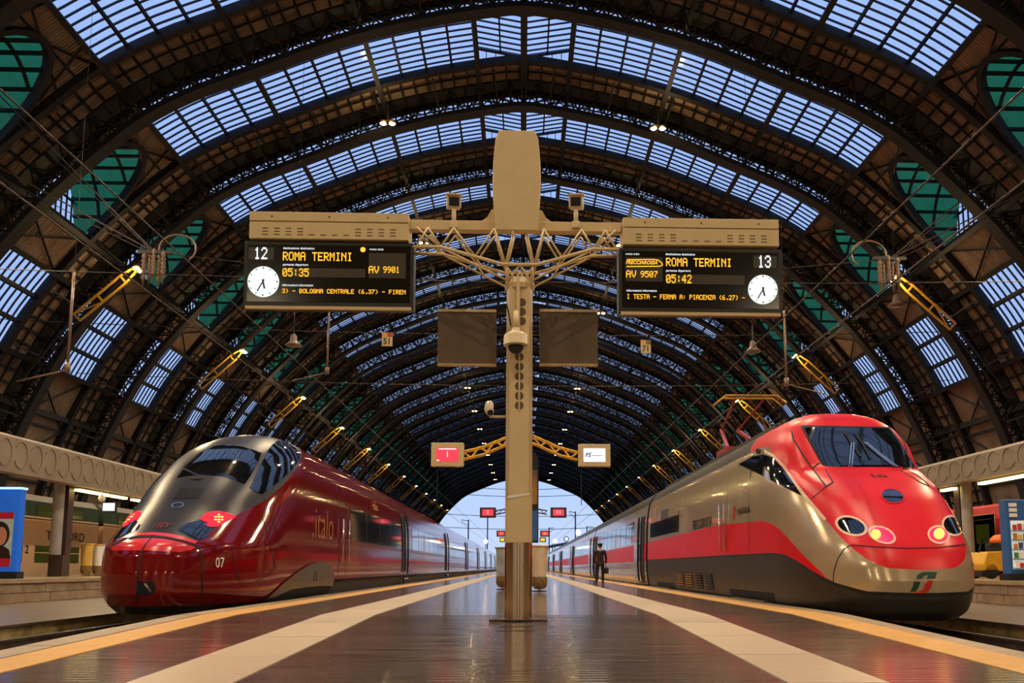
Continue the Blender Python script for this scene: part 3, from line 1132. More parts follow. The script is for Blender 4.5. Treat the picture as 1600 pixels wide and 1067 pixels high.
a = MB().lathe([(0.03, -0.045), (0.036, -0.03)], 12, (0, 0, 0), 'y').build('warning_light', light_mat('led_orange', (1.0, 0.2, 0.02), 4.0), o)
a.location = (-1.181+(566-383)*2.362/262.5, 0, (430-390)*0.0091)
def zx2(x): return 800+x/3.478
o, rect, led, cap_, clock = display('departure_display', 'departure display for track 13 with amber ROMA TERMINI 05:42, right of the pole', 966, 1224, (386.5, 392.5), (488, 492.5), 1)
rect('number_plate', zx2(1316), zx2(1444), zy(702), zy(766), 'number_plate')
led('track_number', '13', zx2(1341), zx2(1411), zy(700), zy(765), 'led_white')
rect('led_field', zx2(834), zx2(1262), zy(714), zy(760), 'screen_black')
rect('led_field', zx2(834), zx2(1266), zy(800), zy(850), 'display_dim')
rect('led_field', zx2(615), zx2(818), zy(704), zy(832), 'display_dim')
led('led_text', 'ROMA TERMINI', zx2(836), zx2(1195), zy(712), zy(756))
led('led_text', '05:42', zx2(836), zx2(975), zy(798), zy(843))
led('led_text', 'AV', zx2(618), zx2(672), zy(774), zy(811))
led('led_text', '9507', zx2(696), zx2(790), zy(778), zy(811))
led('led_text', "I TESTA - FERMA A: PIACENZA (6.27) -", zx2(622), zx2(1266), zy(905), zy(930))
cap_('destinazione destination', zx2(834), zx2(995), zy(690), 13/3.478)
cap_('partenza departure', zx2(836), zx2(970), zy(777), 13/3.478)
cap_('informazioni information', zx2(620), zx2(785), zy(881), 13/3.478)
cap_('treno train', zx2(616), zx2(690), zy(686), 12/3.478)
clock(zx2(1365), zy(882), 80/3.478, 5, 35)
# outlined arrow with the train's name
W2, sx2 = 1.16, 2.32/258
def R2(x, y): return (-W2+(x-966)*sx2, -(y-439.5-(x-1095)*0.021)*sx2)
a = MB()
arrow = [(zx2(618), zy(748)), (zx2(800), zy(748)), (zx2(816), zy(742)), (zx2(812), zy(730)), (zx2(792), zy(714)), (zx2(770), zy(710)), (zx2(622), zy(710))]
pp = [R2(*q) for q in arrow]
for q0, q1 in zip(pp[:-1], pp[1:]):
    a.bar((q0[0], -0.033, q0[1]), (q1[0], -0.033, q1[1]), 0.012, 0.004, (0, 1, 0))
a.build('arrow_emblem', 'led_amber', o)
me = text_mesh('FRECCIAROSSA', 0.072, 'led_amber', 'led_text', 0.001, 0.3, 0.0015, sx=0.9)
q = R2(zx2(700), zy(727))
link('led_text', me, o, loc=(q[0], -0.032, q[1]))

# beige cabinets over the displays: part of the gantry
for (x0, x1, ya, yb_, yc_) in ((397, 641, (340, 342), (355, 356), (379, 380)), (971, 1210, (347.5, 353), (363, 367), (386.5, 391))):
    xa, xb = px2x(x0, 350), px2x(x1, 355)
    zA = lambda y: gl((x0+x1)/2, (y[0]+y[1])/2).z
    MB().box(xa, xb, -0.2, 0.22, zA(yb_)+0.004, zA(ya)).build('cabinet_lid', 'beige_panel', G, bevel=0.006)
    cb = MB().box(xa, xb, -0.19, 0.21, zA(yc_)-0.02, zA(yb_)-0.004).build('cabinet', 'beige_panel', G, bevel=0.006)
    for g, zr in ((0, 3), (1, 3), (2, 3), (3, 3), (4, 1), (5, 1), (6, 1), (7, 1), (8, 3), (9, 3), (10, 3), (11, 3)):
        v = MB()
        fx = xa+(xb-xa)*(0.1+0.073*g)
        for r in range(zr):
            z = zA(yc_)+0.03+0.045*r
            v.box(fx-0.04, fx+0.04, -0.193, -0.188, z, z+0.013)
        v.build('vent_slot', 'perforation', cb)
    for fx in (0.14, 0.5, 0.87):
        MB().lathe([(0.012, -0.206), (0.014, -0.198)], 8, (xa+(xb-xa)*fx, 0, (zA(yb_)+zA(ya))/2), 'y').build('bolt', 'iron', cb)

# cameras on the beam
mat('camera_shell', srgb(205, 185, 145), 0.4, 0, 0.05)
def beam_camera(px, label, tilt):
    base = onY(px, 348, GY)
    o = empty('surveillance_camera', (base.x, GY-0.02, base.z))
    tag(o, label, 'camera')
    MB().box(-0.055, 0.055, -0.1, 0.0, -0.12, -0.02).build('clamp', 'camera_shell', o, bevel=0.01)
    MB().tube([(0, -0.05, -0.08), (0, -0.05, 0.1), (0, -0.02, 0.17)], 0.032, 10).build('bracket', 'camera_shell', o, True)
    h = MB()
    c0, d = Vector((0, 0.1, 0.34)), Vector((0, -0.9, -0.34)).normalized()
    h.bar(c0-d*0.22, c0+d*0.2, 0.2, 0.19)
    hd = h.build('housing', 'camera_shell', o, bevel=0.02)
    hd2 = MB().bar(c0-d*0.24+Vector((0, 0, 0.105)), c0+d*0.26+Vector((0, 0, 0.105)), 0.23, 0.025).build('sunshield', 'camera_shell', o, bevel=0.005)
    MB().bar(c0+d*0.2, c0+d*0.206, 0.14, 0.12).build('window', 'black_plastic', hd)
    o.rotation_euler = (0, 0, tilt)
beam_camera(709, 'boxy beige surveillance camera on the beam left of the fin panel', 0.12)
beam_camera(900, 'boxy beige surveillance camera on the beam right of the fin panel', -0.12)
# dome camera on the column
c = onY(806, 535, GY-0.38)
o = empty('dome_camera', (c.x, GY-0.38, c.z))
tag(o, 'beige dome camera with a dark bubble on the sign pole', 'camera')
MB().lathe([(0.05, 0.2), (0.06, 0.16), (0.15, 0.11), (0.165, 0.08), (0.165, -0.03), (0.17, -0.04), (0.13, -0.05)], 24).build('housing', 'camera_shell', o, 0.6)
MB().lathe([(0.105, -0.05), (0.1, -0.09), (0.075, -0.13), (0.035, -0.155), (0.005, -0.16)], 20).build('bubble', 'black_plastic', o, True)
MB().tube([(0, 0, 0.18), (0, 0.0, 0.42), (0, 0.2, 0.42)], 0.04, 10).build('bracket', 'camera_shell', o, True)
# bullet camera on a side arm
c = onY(764, 640, GY)
o = empty('bullet_camera', (c.x, GY, c.z))
tag(o, 'small beige tubular camera on a short arm left of the pole', 'camera')
MB().tube([(0.02, -0.12, -0.06), (0.0, 0.0, 0.0), (-0.0, 0.14, 0.1)], [0.055, 0.065, 0.06], 14).build('housing', 'camera_shell', o, True)
MB().tube([(0.024, -0.125, -0.063), (0.026, -0.13, -0.066)], 0.042, 12).build('lens', 'black_plastic', o)
MB().tube([(GX-hw-c.x, 0, -0.1), (0.02, 0, -0.1), (0.0, 0.0, -0.04)], 0.02, 8).build('arm', 'camera_shell', o, True)
# two blank screens seen from behind
for x0, x1, sd, s in ((685, 775, 'left', -1), (843, 934, 'right', 1)):
    a, b = onY(x0, 484, GY+0.5), onY(x1, 570, GY+0.5)
    o = empty('screen_back', ((a.x+b.x)/2, GY+0.5, b.z))
    tag(o, 'blank brown back of a square screen hung %s of the pole' % sd, 'screen')
    w_, h_ = (b.x-a.x)/2, a.z-b.z
    MB().box(-w_, w_, -0.03, 0.06, 0.0, h_-0.04).build('back_panel', 'brown_screen_back', o, bevel=0.006)
    MB().box(-w_, w_, -0.045, 0.08, h_-0.04, h_).build('top_rail', 'beige_panel', o)
    MB().box(-w_, w_, -0.05, 0.08, -0.012, 0.0).build('bottom_rail', 'beige_panel', o)
    MB().box(*sorted((-s*w_, GX-o.location.x)), 0.0, 0.04, h_-0.05, h_-0.015).build('hanger_arm', 'iron', o)
    MB().box(*sorted((-s*w_, GX-o.location.x)), 0.0, 0.03, h_*0.45, h_*0.47).build('hanger_arm', 'iron', o)
    MB().bar((GX-o.location.x, 0.02, h_-0.03), (GX-o.location.x, -0.36, h_-0.03), 0.04, 0.03).build('hanger_arm', 'iron', o)

# cover plate let into the floor in front of the pole
a, b = onZ(777, 985, pz(10.3)), onZ(833, 985, pz(10.3))
o = MB()
w_, zc_ = b.x-a.x, 0
o.grid([[(0, 0, 0), (w_, 0, 0)], [(0, 0.5, 0.5*SLOPE), (w_, 0.5, 0.5*SLOPE)]])
cv = MB()
for p, q in (((0, 0), (w_, 0)), ((w_, 0), (w_, 0.5)), ((w_, 0.5), (0, 0.5)), ((0, 0.5), (0, 0))):
    cv.bar((p[0], p[1], p[1]*SLOPE+0.002), (q[0], q[1], q[1]*SLOPE+0.002), 0.02, 0.006)
cvo = cv.build('floor_hatch_frame', 'iron', floor, loc=(a.x, 10.05, pz(10.05)))
# ------------------------------------------------------------------ train bodies: section and nose functions
def cspline(P, n=12):
    """smooth curve through 2-D points (first coordinate increasing not required)"""
    P = [np.array(p, float) for p in P]
    Q = [2*P[0]-P[1]]+P+[2*P[-1]-P[-2]]
    out = []
    for i in range(1, len(Q)-2):
        a, b, c, d = Q[i-1:i+3]
        for k in range(n):
            t = k/n
            out.append(0.5*((2*b)+(-a+c)*t+(2*a-5*b+4*c-d)*t*t+(-a+3*b-3*c+d)*t**3))
    out.append(P[-1])
    return np.array(out)
class Shell:
    """a rail-car shell: half-width over height, and a nose built of horizontal slices"""
    def __init__(s, sec, front, length, power):
        c = cspline(sec)            # (z, halfwidth)
        c[:, 1] = np.maximum(c[:, 1], 0)
        s.c = c
        s.q = np.concatenate([[0], np.cumsum(np.linalg.norm(np.diff(c, axis=0), axis=1))])
        s.q /= s.q[-1]
        s.front, s.length, s.power = np.array(front), np.array(length), np.array(power)
        s.zmin, s.zmax = c[0, 0], c[-1, 0]
    def q_of_z(s, z): return np.interp(z, s.c[:, 0], s.q)
    def sec(s, q): return np.interp(q, s.q, s.c[:, 1]), np.interp(q, s.q, s.c[:, 0])
    def u0(s, z): return np.interp(z, s.front[:, 0], s.front[:, 1])
    def L(s, z): return np.interp(z, s.length[:, 0], s.length[:, 1])
    def p(s, z): return np.interp(z, s.power[:, 0], s.power[:, 1])
    def nose(s, q, t):
        """q: place round the section, t: 0 at the tip .. 1 where the full width is reached -> (x, y, z)"""
        w, z = s.sec(q)
        pw = s.p(z)
        a = t*math.pi/2
        c_, s_ = max(math.cos(a), 0.0), max(math.sin(a), 0.0)
        return np.array([w*s_**(2/pw), s.u0(z)+s.L(z)*(1-c_**(2/pw)), z])
AGV_C, AGV_Y = -6.5, 14.45
ETR_C, ETR_Y = 6.2, 12.72
AGV = Shell([(0.2, 1.22), (0.45, 1.40), (0.8, 1.47), (1.3, 1.49), (1.9, 1.48), (2.5, 1.46), (2.9, 1.42), (3.3, 1.34), (3.65, 1.18), (3.9, 0.97), (4.1, 0.68), (4.22, 0.36), (4.27, 0.0)],
            [(0.2, 0.30), (0.35, 0.12), (0.55, 0.03), (0.9, 0.02), (1.2, 0.07), (1.4, 0.16), (1.52, 0.36), (1.8, 0.82), (2.14, 1.37), (2.5, 1.85), (2.81, 2.30), (3.2, 2.9), (3.55, 3.5), (3.75, 3.95), (3.98, 4.6), (4.15, 5.4), (4.27, 6.6)],
            [(0.2, 2.9), (0.6, 3.1), (1.2, 3.2), (1.6, 3.1), (2.2, 2.9), (2.8, 2.7), (3.4, 2.5), (3.8, 2.2), (4.05, 2.0), (4.27, 1.2)],
            [(0.2, 2.0), (0.6, 2.12), (1.4, 2.15), (1.8, 2.25), (2.5, 2.4), (3.2, 2.4), (4.27, 2.2)])
ETR = Shell([(0.18, 1.20), (0.35, 1.36), (0.7, 1.43), (1.1, 1.45), (1.8, 1.44), (2.6, 1.41), (3.1, 1.36), (3.45, 1.28), (3.75, 1.10), (3.96, 0.80), (4.09, 0.44), (4.13, 0.0)],
            [(0.18, 0.22), (0.3, 0.08), (0.5, 0.02), (0.8, 0.0), (1.05, 0.05), (1.35, 0.2), (1.8, 0.62), (2.18, 1.02), (2.5, 1.52), (2.79, 2.15), (3.2, 2.42), (3.66, 2.72), (3.9, 2.95), (4.04, 3.3), (4.13, 4.4)],
            [(0.18, 2.8), (0.8, 3.0), (1.3, 3.0), (2.2, 2.8), (2.79, 2.2), (3.2, 2.3), (3.62, 2.4), (4.13, 2.0)],
            [(0.18, 2.6), (0.8, 2.9), (1.5, 3.2), (2.3, 3.6), (2.79, 4.5), (3.3, 5.5), (3.7, 5.0), (4.13, 3.5)])
# ------------------------------------------------------------------ train building tools
from mathutils.geometry import delaunay_2d_cdt
NT = 34
def shell_columns(sh, uend, nb=4):
    return [('n', i/NT) for i in range(NT+1)]+[('b', (k+1)/nb) for k in range(nb)]
def shell_point(sh, q, c, uend):
    if c[0] == 'n':
        return sh.nose(q, c[1])
    w_, z = sh.sec(q)
    u1 = sh.u0(z)+sh.L(z)
    return np.array([w_, u1+(uend-u1)*c[1], z])
def cval(c):
    return c[1] if c[0] == 'n' else 1+c[1]
def band(sh, uend, zlo, zhi, nrow, c0=0.0, c1=2.0):
    """mesh of the nose between two height curves over the column coordinate (0..1 nose, 1..2 body)"""
    cols = [c for c in shell_columns(sh, uend) if c0-1e-6 <= cval(c) <= c1+1e-6]
    right = []
    for c in cols:
        v = cval(c)
        a = sh.q_of_z(np.interp(v, *zip(*zlo)))
        b = sh.q_of_z(np.interp(v, *zip(*zhi)))
        right.append([shell_point(sh, a+(b-a)*k/nrow, c, uend) for k in range(nrow+1)])
    mb = MB()
    if c0 <= 0:
        rows = [[(-p[0], p[1], p[2]) for p in r] for r in reversed(right[1:])]+[[tuple(p) for p in r] for r in right]
        mb.grid(rows)
    else:
        mb.grid([[(-p[0], p[1], p[2]) for p in r] for r in right])
        mb.grid([[tuple(p) for p in r] for r in right])
    return mb
class Skin:
    """the finished outer surface of a train, for laying parts on it"""
    def __init__(s, sh, C, Y0, uend):
        s.root = Vector((C, Y0, 0))
        mb = band(sh, uend, [(0, sh.zmin), (2, sh.zmin)], [(0, sh.zmax), (2, sh.zmax)], 90)
        bm = bmesh.new()
        me = mb.mesh('tmp', None)
        bm.from_mesh(me)
        bmesh.ops.remove_doubles(bm, verts=bm.verts, dist=1e-5)
        bmesh.ops.recalc_face_normals(bm, faces=bm.faces)
        s.bvh = BVHTree.FromBMesh(bm)
        bm.free()
        bpy.data.meshes.remove(me)
    def hit(s, px, py):
        o = EYEV-s.root
        d = ray(px, py).normalized()
        h, n, i, dist = s.bvh.ray_cast(o, d)
        if h is None:
            best = None
            for k in range(60):
                p = o+d*(10+k*0.4)
                q, nn, i, ds = s.bvh.find_nearest(p)
                if best is None or ds < best[2]:
                    best = (q, nn, ds)
            h, n = best[0], best[1]
        if n.dot(d) > 0:
            n = -n
        return h, n
def inside(p, poly):
    r = False
    j = len(poly)-1
    for i in range(len(poly)):
        a, b = poly[i], poly[j]
        if (a[1] > p[1]) != (b[1] > p[1]) and p[0] < (b[0]-a[0])*(p[1]-a[1])/(b[1]-a[1])+a[0]:
            r = not r
        j = i
    return r
def densify(poly, step, closed=True):
    out = []
    n = len(poly)
    for i in range(n if closed else n-1):
        a, b = poly[i], poly[(i+1) % n]
        k = max(1, int(math.hypot(b[0]-a[0], b[1]-a[1])/step))
        out += [(a[0]+(b[0]-a[0])*j/k, a[1]+(b[1]-a[1])*j/k) for j in range(k)]
    if not closed:
        out.append(poly[-1])
    return out
def smooth_poly(poly, n=6):
    P = [Vector(p) for p in poly]
    out = []
    m = len(P)
    for i in range(m):
        a, b, c, d = P[i-1], P[i], P[(i+1) % m], P[(i+2) % m]
        for k in range(n):
            t = k/n
            v = 0.5*((2*b)+(-a+c)*t+(2*a-5*b+4*c-d)*t*t+(-a+3*b-3*c+d)*t**3)
            out.append((v.x, v.y))
    return out
def patch(skin, parent, name, poly, m, off=0.006, step=4.0, mirror=False, smooth=False, holes=()):
    """a part laid on the train's skin; its outline is given as seen in the photograph"""
    if smooth:
        poly = smooth_poly(poly)
    bd = densify(poly, step)
    pts = [Vector(p) for p in bd]
    edges = [(i, (i+1) % len(bd)) for i in range(len(bd))]
    hs = []
    for h in holes:
        hb = densify(h, step)
        b0 = len(pts)
        pts += [Vector(p) for p in hb]
        edges += [(b0+i, b0+(i+1) % len(hb)) for i in range(len(hb))]
        hs.append(hb)
    x0, x1 = min(p[0] for p in bd), max(p[0] for p in bd)
    y0, y1 = min(p[1] for p in bd), max(p[1] for p in bd)
    bb = np.array(bd)
    y = y0+step/2
    while y < y1:
        x = x0+step/2
        while x < x1:
            if inside((x, y), bd) and not any(inside((x, y), h) for h in hs) and np.min((bb[:, 0]-x)**2+(bb[:, 1]-y)**2) > (0.45*step)**2:
                pts.append(Vector((x, y)))
            x += step
        y += step
    vs, es, fs, *_ = delaunay_2d_cdt(pts, edges, [], 1, 1e-5)
    mb = MB()
    for v in vs:
        h, n = skin.hit(v.x, v.y)
        mb.v.append(tuple(h+n*off))
    for f in fs:
        c = sum((Vector(vs[i]) for i in f), Vector((0, 0)))/len(f)
        if inside(c, bd) and not any(inside(c, h) for h in hs):
            mb.f.append(tuple(f))
    o = mb.build(name, m, parent, True)
    if mirror:
        o2 = o.copy()
        COL.objects.link(o2)
        o2.parent = parent
        o2.scale = (-1, 1, 1)
    return o
def seam(skin, parent, name, line, m, width=0.014, off=0.004, mirror=False, step=5.0):
    pts = [skin.hit(*p) for p in densify(line, step, False)]
    mb = MB()
    for (a, na), (b, nb) in zip(pts[:-1], pts[1:]):
        mb.bar(a+na*off, b+nb*off, width, 0.006, (na+nb))
    o = mb.build(name, m, parent)
    if mirror:
        o2 = o.copy()
        COL.objects.link(o2)
        o2.parent = parent
        o2.scale = (-1, 1, 1)
    return o
def ellipse(cx_, cy_, rx, ry, rot=0.0, n=28):
    c, s_ = math.cos(math.radians(rot)), math.sin(math.radians(rot))
    return [(cx_+rx*math.cos(2*math.pi*k/n)*c-ry*math.sin(2*math.pi*k/n)*s_, cy_+rx*math.cos(2*math.pi*k/n)*s_+ry*math.sin(2*math.pi*k/n)*c) for k in range(n)]
def text_on(skin, parent, body, p0, p1, hpx, m, off=0.006, shear=0.0, bold=0.0, name='lettering'):
    """lettering on the skin, its baseline middle-line running from pixel p0 to pixel p1"""
    a, na = skin.hit(*p0)
    b, nb = skin.hit(*p1)
    x = (b-a)
    ln = x.length
    x.normalize()
    n = ((na+nb)/2).normalized()
    z = x.cross(n)
    z = -z if z.z < 0 else z
    y = z.cross(x)           # into the body
    mid = skin.hit((p0[0]+p1[0])/2, (p0[1]+p1[1])/2)[0]
    up, _ = skin.hit((p0[0]+p1[0])/2, (p0[1]+p1[1])/2-hpx/2)
    h = 2*(up-mid).length
    me = text_mesh(body, 1.0, m, name, 0.002, shear, bold)
    xs = [v.co.x for v in me.vertices]
    zs_ = [v.co.z for v in me.vertices]
    me.transform(Matrix.Translation((-(max(xs)+min(xs))/2, 0, -(max(zs_)+min(zs_))/2)))
    me.transform(Matrix.Diagonal((ln/(max(xs)-min(xs)), 1, h/(max(zs_)-min(zs_)), 1)))
    o = link(name, me, parent)
    M = Matrix((x, y, z)).transposed().to_4x4()
    M.translation = mid-y*off
    if M.to_3x3().determinant() < 0:
        M = M @ Matrix.Diagonal((1, -1, 1, 1))
    o.matrix_local = M
    return o
def car_shell(sh, y0, y1, z0, z1, n=18, grow=0.0):
    """straight car body between two heights, both sides (or the whole roof if z1 is the top)"""
    mb = MB()
    qa, qb = sh.q_of_z(z0), sh.q_of_z(z1)
    right = [sh.sec(qa+(qb-qa)*k/n) for k in range(n+1)]
    if z1 >= sh.zmax-0.001:
        ring = [(w_+grow, z) for w_, z in right]+[(-w_-grow, z) for w_, z in reversed(right[:-1])]
        mb.grid([[(x, y, z) for x, z in ring] for y in (y0, y1)])
    else:
        for s in (1, -1):
            mb.grid([[(s*(w_+grow), y, z) for w_, z in right] for y in (y0, y1)])
    return mb
def end_cap(sh, y, z0, m, parent, name='end_wall'):
    qa = sh.q_of_z(z0)
    r = [sh.sec(qa+(1-qa)*k/20) for k in range(21)]
    ring = [(w_, z) for w_, z in r]+[(-w_, z) for w_, z in reversed(r[:-1])]
    mb = MB()
    mb.add([(x, y, z) for x, z in ring], [tuple(range(len(ring)))])
    return mb.build(name, m, parent)
def bogie(parent, y, inset=0.0):
    mb = MB()
    for s in (1, -1):
        for d in (-1.4, 1.4):
            mb.lathe([(0.44, s*0.68), (0.46, s*0.70), (0.46, s*0.80), (0.2, s*0.82)], 18, (0, y+d, 0.46), 'x')
        mb.box(min(s*1.0, s*1.12), max(s*1.0, s*1.12), y-2.0, y+2.0, 0.38, 0.62)
        for d in (-1.4, 1.4):
            mb.box(min(s*0.95, s*1.2), max(s*0.95, s*1.2), y+d-0.22, y+d+0.22, 0.28, 0.58)
    mb.box(-1.0, 1.0, y-0.4, y+0.4, 0.35, 0.7)
    return mb.build('bogie', 'bogie_iron', parent)
mat('bogie_iron', srgb(46, 40, 36), 0.6, 0.4, 0.3, 6)
mat('void_black', srgb(10, 9, 9), 0.9, 0, 0.1)
mat('wine_paint', srgb(112, 13, 16), 0.09, 0.1, 0.08, 2, spec=0.55)
mat('light_band_red', srgb(215, 24, 36), 0.25, 0.0, 0.1, 3, coat=0.6)  # brighter body red: light on the nose's upward facet put into the colour
mat('hood_grey', srgb(40, 37, 37), 0.33, 0.2, 0.15, 3, spec=0.3)
mat('dark_glass', srgb(12, 15, 20), 0.04, 0.0, 0.1, 3, spec=0.9, coat=0.5)
mat('window_glass', srgb(24, 24, 28), 0.07, 0.0, 0.1, 3, spec=1.0, coat=0.6)
mat('fairing_grey', srgb(78, 68, 58), 0.35, 0.4, 0.12, 3)
mat('gold_letter', srgb(190, 140, 45), 0.3, 0.6, 0.05)
mat('white_letter', srgb(235, 225, 210), 0.5)
mat('seam_dark', srgb(18, 12, 12), 0.7)
mat('chrome', srgb(215, 205, 190), 0.15, 1.0, 0.05)
mat('arrow_red', srgb(212, 6, 22), 0.32, 0.0, 0.07, 2.5, spec=0.35)
mat('silver_beige', srgb(188, 166, 132), 0.2, 0.4, 0.06, 3, coat=0.5)
mat('skirt_grey', srgb(52, 46, 40), 0.42, 0.3, 0.18, 4)
mat('roof_grey', srgb(58, 54, 50), 0.3, 0.5, 0.15, 2)
mat('dark_red_letter', srgb(120, 22, 28), 0.4)
mat('logo_green', srgb(18, 62, 48), 0.4)
mat('logo_red', srgb(200, 40, 36), 0.4)
mat('ring_cream', srgb(225, 190, 165), 0.4)
light_mat('tail_red', (1.0, 0.012, 0.02), 4.0)
light_mat('tail_led', (1.0, 0.45, 0.1), 3.0)
light_mat('head_glow', (1.0, 0.52, 0.07), 3.2)
mat('lens_red', srgb(170, 10, 40), 0.12, 0, 0.2, 8, coat=0.8, emit=(1.0, 0.02, 0.06), estr=2.2)

# ------------------------------------------------------------------ wine-red train on the left
A1 = lambda x, y: (160+x/5.617, 670+y/5.617)
A2 = lambda x, y: (320+x/5.617, 670+y/5.617)
A3 = lambda x, y: (150+x/6.667, 810+y/6.667)
A4 = lambda x, y: (320+x/6.668, 790+y/6.668)
def PL(F, *pts): return [F(*p) for p in pts]
TL = empty('high_speed_train', (AGV_C, AGV_Y, 0))
tag(TL, 'wine-red high-speed train with a dark grey bonnet, left of the platform', 'train')
UE = 8.15
SA = Skin(AGV, AGV_C, AGV_Y, UE)
belt = [(0, 1.51), (0.2, 1.50), (0.29, 1.47), (0.34, 1.62), (0.44, 2.0), (0.53, 2.2), (0.62, 2.39), (0.75, 2.85), (0.85, 3.32), (0.93, 3.72), (1.0, 4.0), (1.1, 4.08), (2, 4.08)]
flat = lambda z: [(0, z), (2, z)]
band(AGV, UE, flat(0.2), flat(0.34), 3).build('lower_valance', 'skirt_grey', TL, True)
band(AGV, UE, flat(0.34), belt, 40).build('nose_shell', 'wine_paint', TL, True)
band(AGV, UE, belt, flat(AGV.zmax), 34).build('bonnet', 'hood_grey', TL, True)
MB().box(-0.8, 0.8, 2.4, UE, 0.12, 0.3).build('floor_pan', 'void_black', TL)
ws = PL(A1, (655, 432), (740, 322), (850, 218), (960, 165))+PL(A2, (80, 150), (200, 140), (330, 158), (430, 188), (496, 214), (470, 285), (400, 415), (348, 488), (300, 466), (180, 424), (0, 400))+PL(A1, (900, 400), (800, 405), (720, 415))
patch(SA, TL, 'windscreen', ws, 'dark_glass', 0.008)
sw = PL(A2, (548, 200), (590, 142), (650, 100), (720, 120), (800, 170), (845, 220), (828, 285), (760, 362), (660, 455), (545, 545), (497, 577), (388, 520), (440, 415), (505, 290))
patch(SA, TL, 'cab_side_window', sw, 'dark_glass', 0.008, mirror=True)
hl = PL(A1, (855, 792), (900, 748), (1000, 724))+PL(A2, (0, 735), (120, 724), (200, 742), (272, 770), (190, 815), (100, 860), (50, 862), (0, 840))+PL(A1, (940, 830), (880, 808))
patch(SA, TL, 'tail_lamp', hl, 'tail_red', 0.012, 3, mirror=True)
for dx in (-28, 0, 28):
    for dy in (-32, -12, 12, 32):
        if abs(dx)+abs(dy) < 50:
            c_ = A2(120+dx, 790+dy)
            patch(SA, TL, 'tail_led', [(c_[0]-2, c_[1]-1.0), (c_[0]+2, c_[1]-1.0), (c_[0]+2, c_[1]+1.0), (c_[0]-2, c_[1]+1.0)], 'tail_led', 0.018, 3, mirror=True)
lw = PL(A1, (665, 885), (700, 850), (760, 828), (850, 806), (940, 832), (1000, 850))+PL(A2, (40, 866), (85, 866), (0, 942))+PL(A1, (940, 945), (855, 975), (760, 932))
patch(SA, TL, 'lamp_glass', lw, 'dark_glass', 0.010, 3, mirror=True)
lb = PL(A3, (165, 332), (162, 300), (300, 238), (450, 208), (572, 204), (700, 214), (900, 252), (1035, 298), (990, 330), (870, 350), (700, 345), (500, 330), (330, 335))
patch(SA, TL, 'front_light_band', lb, 'light_band_red', 0.005, 4)  # top facet of the front panel, its catch of light painted in
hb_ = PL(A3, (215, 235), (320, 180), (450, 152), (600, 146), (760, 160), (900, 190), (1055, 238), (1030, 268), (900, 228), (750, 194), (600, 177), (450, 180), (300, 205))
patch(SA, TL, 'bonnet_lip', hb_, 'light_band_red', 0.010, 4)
seam(SA, TL, 'panel_gap', PL(A3, (165, 275), (300, 216), (450, 191), (600, 188), (750, 205), (900, 240), (1030, 282), (1085, 328), (1103, 420), (1106, 600), (1106, 780), (1080, 832)), 'seam_dark', 0.035)
seam(SA, TL, 'panel_gap', PL(A3, (575, 200), (520, 270), (480, 330), (455, 420), (440, 560), (432, 700), (425, 870)), 'seam_dark', 0.03)
patch(SA, TL, 'coupler_hatch', PL(A3, (440, 655), (570, 655), (612, 680), (625, 725), (605, 775), (560, 797), (440, 797)), 'void_black', 0.008, 3)
seam(SA, TL, 'coupler_pin', PL(A3, (510, 675), (540, 715), (575, 765)), 'chrome', 0.035, 0.02)
gr_ = []
for k in range(8):
    t = k/7
    a, b = A1(690+t*200, 522), A1(640+t*190, 605)
    seam(SA, TL, 'grille_slot', [a, b], 'void_black', 0.028, 0.006)
seam(SA, TL, 'grille_frame', PL(A1, (620, 612), (850, 612)), 'void_black', 0.02, 0.006)
el = ellipse(*A1(660, 672), 9.0, 4.0, -8)
seam(SA, TL, 'ring_emblem', el+[el[0]], 'chrome', 0.022, 0.008, step=3)
text_on(SA, TL, 'ntv', A1(455, 845), A1(610, 845), 8.5, 'dark_red_letter', 0.012, 0.3)
seam(SA, TL, 'wiper', PL(A1, (850, 425), (760, 380), (700, 350), (720, 310)), 'black_plastic', 0.04, 0.03)
patch(SA, TL, 'wiper_mount', PL(A1, (780, 430), (810, 408), (860, 408), (890, 430), (860, 445), (800, 445)), 'seam_dark', 0.02, 3)
text_on(SA, TL, '07', A4(112, 592), A4(202, 592), 16, 'white_letter')
seam(SA, TL, 'hatch_gap', PL(A4, (280, 420), (300, 560), (340, 720), (372, 800), (430, 812), (520, 795), (640, 730), (740, 645), (712, 560), (680, 420), (640, 260), (600, 120)), 'seam_dark', 0.012, mirror=True)
seam(SA, TL, 'panel_gap', PL(A2, (515, 600), (552, 645), (585, 760), (620, 900), (660, 1060)), 'seam_dark', 0.014, mirror=True)
fair = PL(A4, (600, 985), (690, 915), (820, 795), (950, 693), (1080, 612), (1170, 588), (1255, 592), (1305, 635), (1335, 700), (1345, 800), (1320, 835), (1200, 832), (1050, 845), (880, 872), (720, 945))
patch(SA, TL, 'wheel_fairing', fair, 'fairing_grey', 0.03, 4, mirror=True)
patch(SA, TL, 'bogie_opening', PL(A4, (600, 990), (720, 948), (880, 876), (1050, 850), (1200, 836), (1320, 840), (1348, 900), (1340, 930), (700, 1020)), 'void_black', 0.012, 4, mirror=True)
seam(SA, TL, 'fairing_hatch', PL(A4, (1130, 680), (1120, 780), (1150, 775), (1150, 690), (1130, 680)), 'seam_dark', 0.01, 0.036)
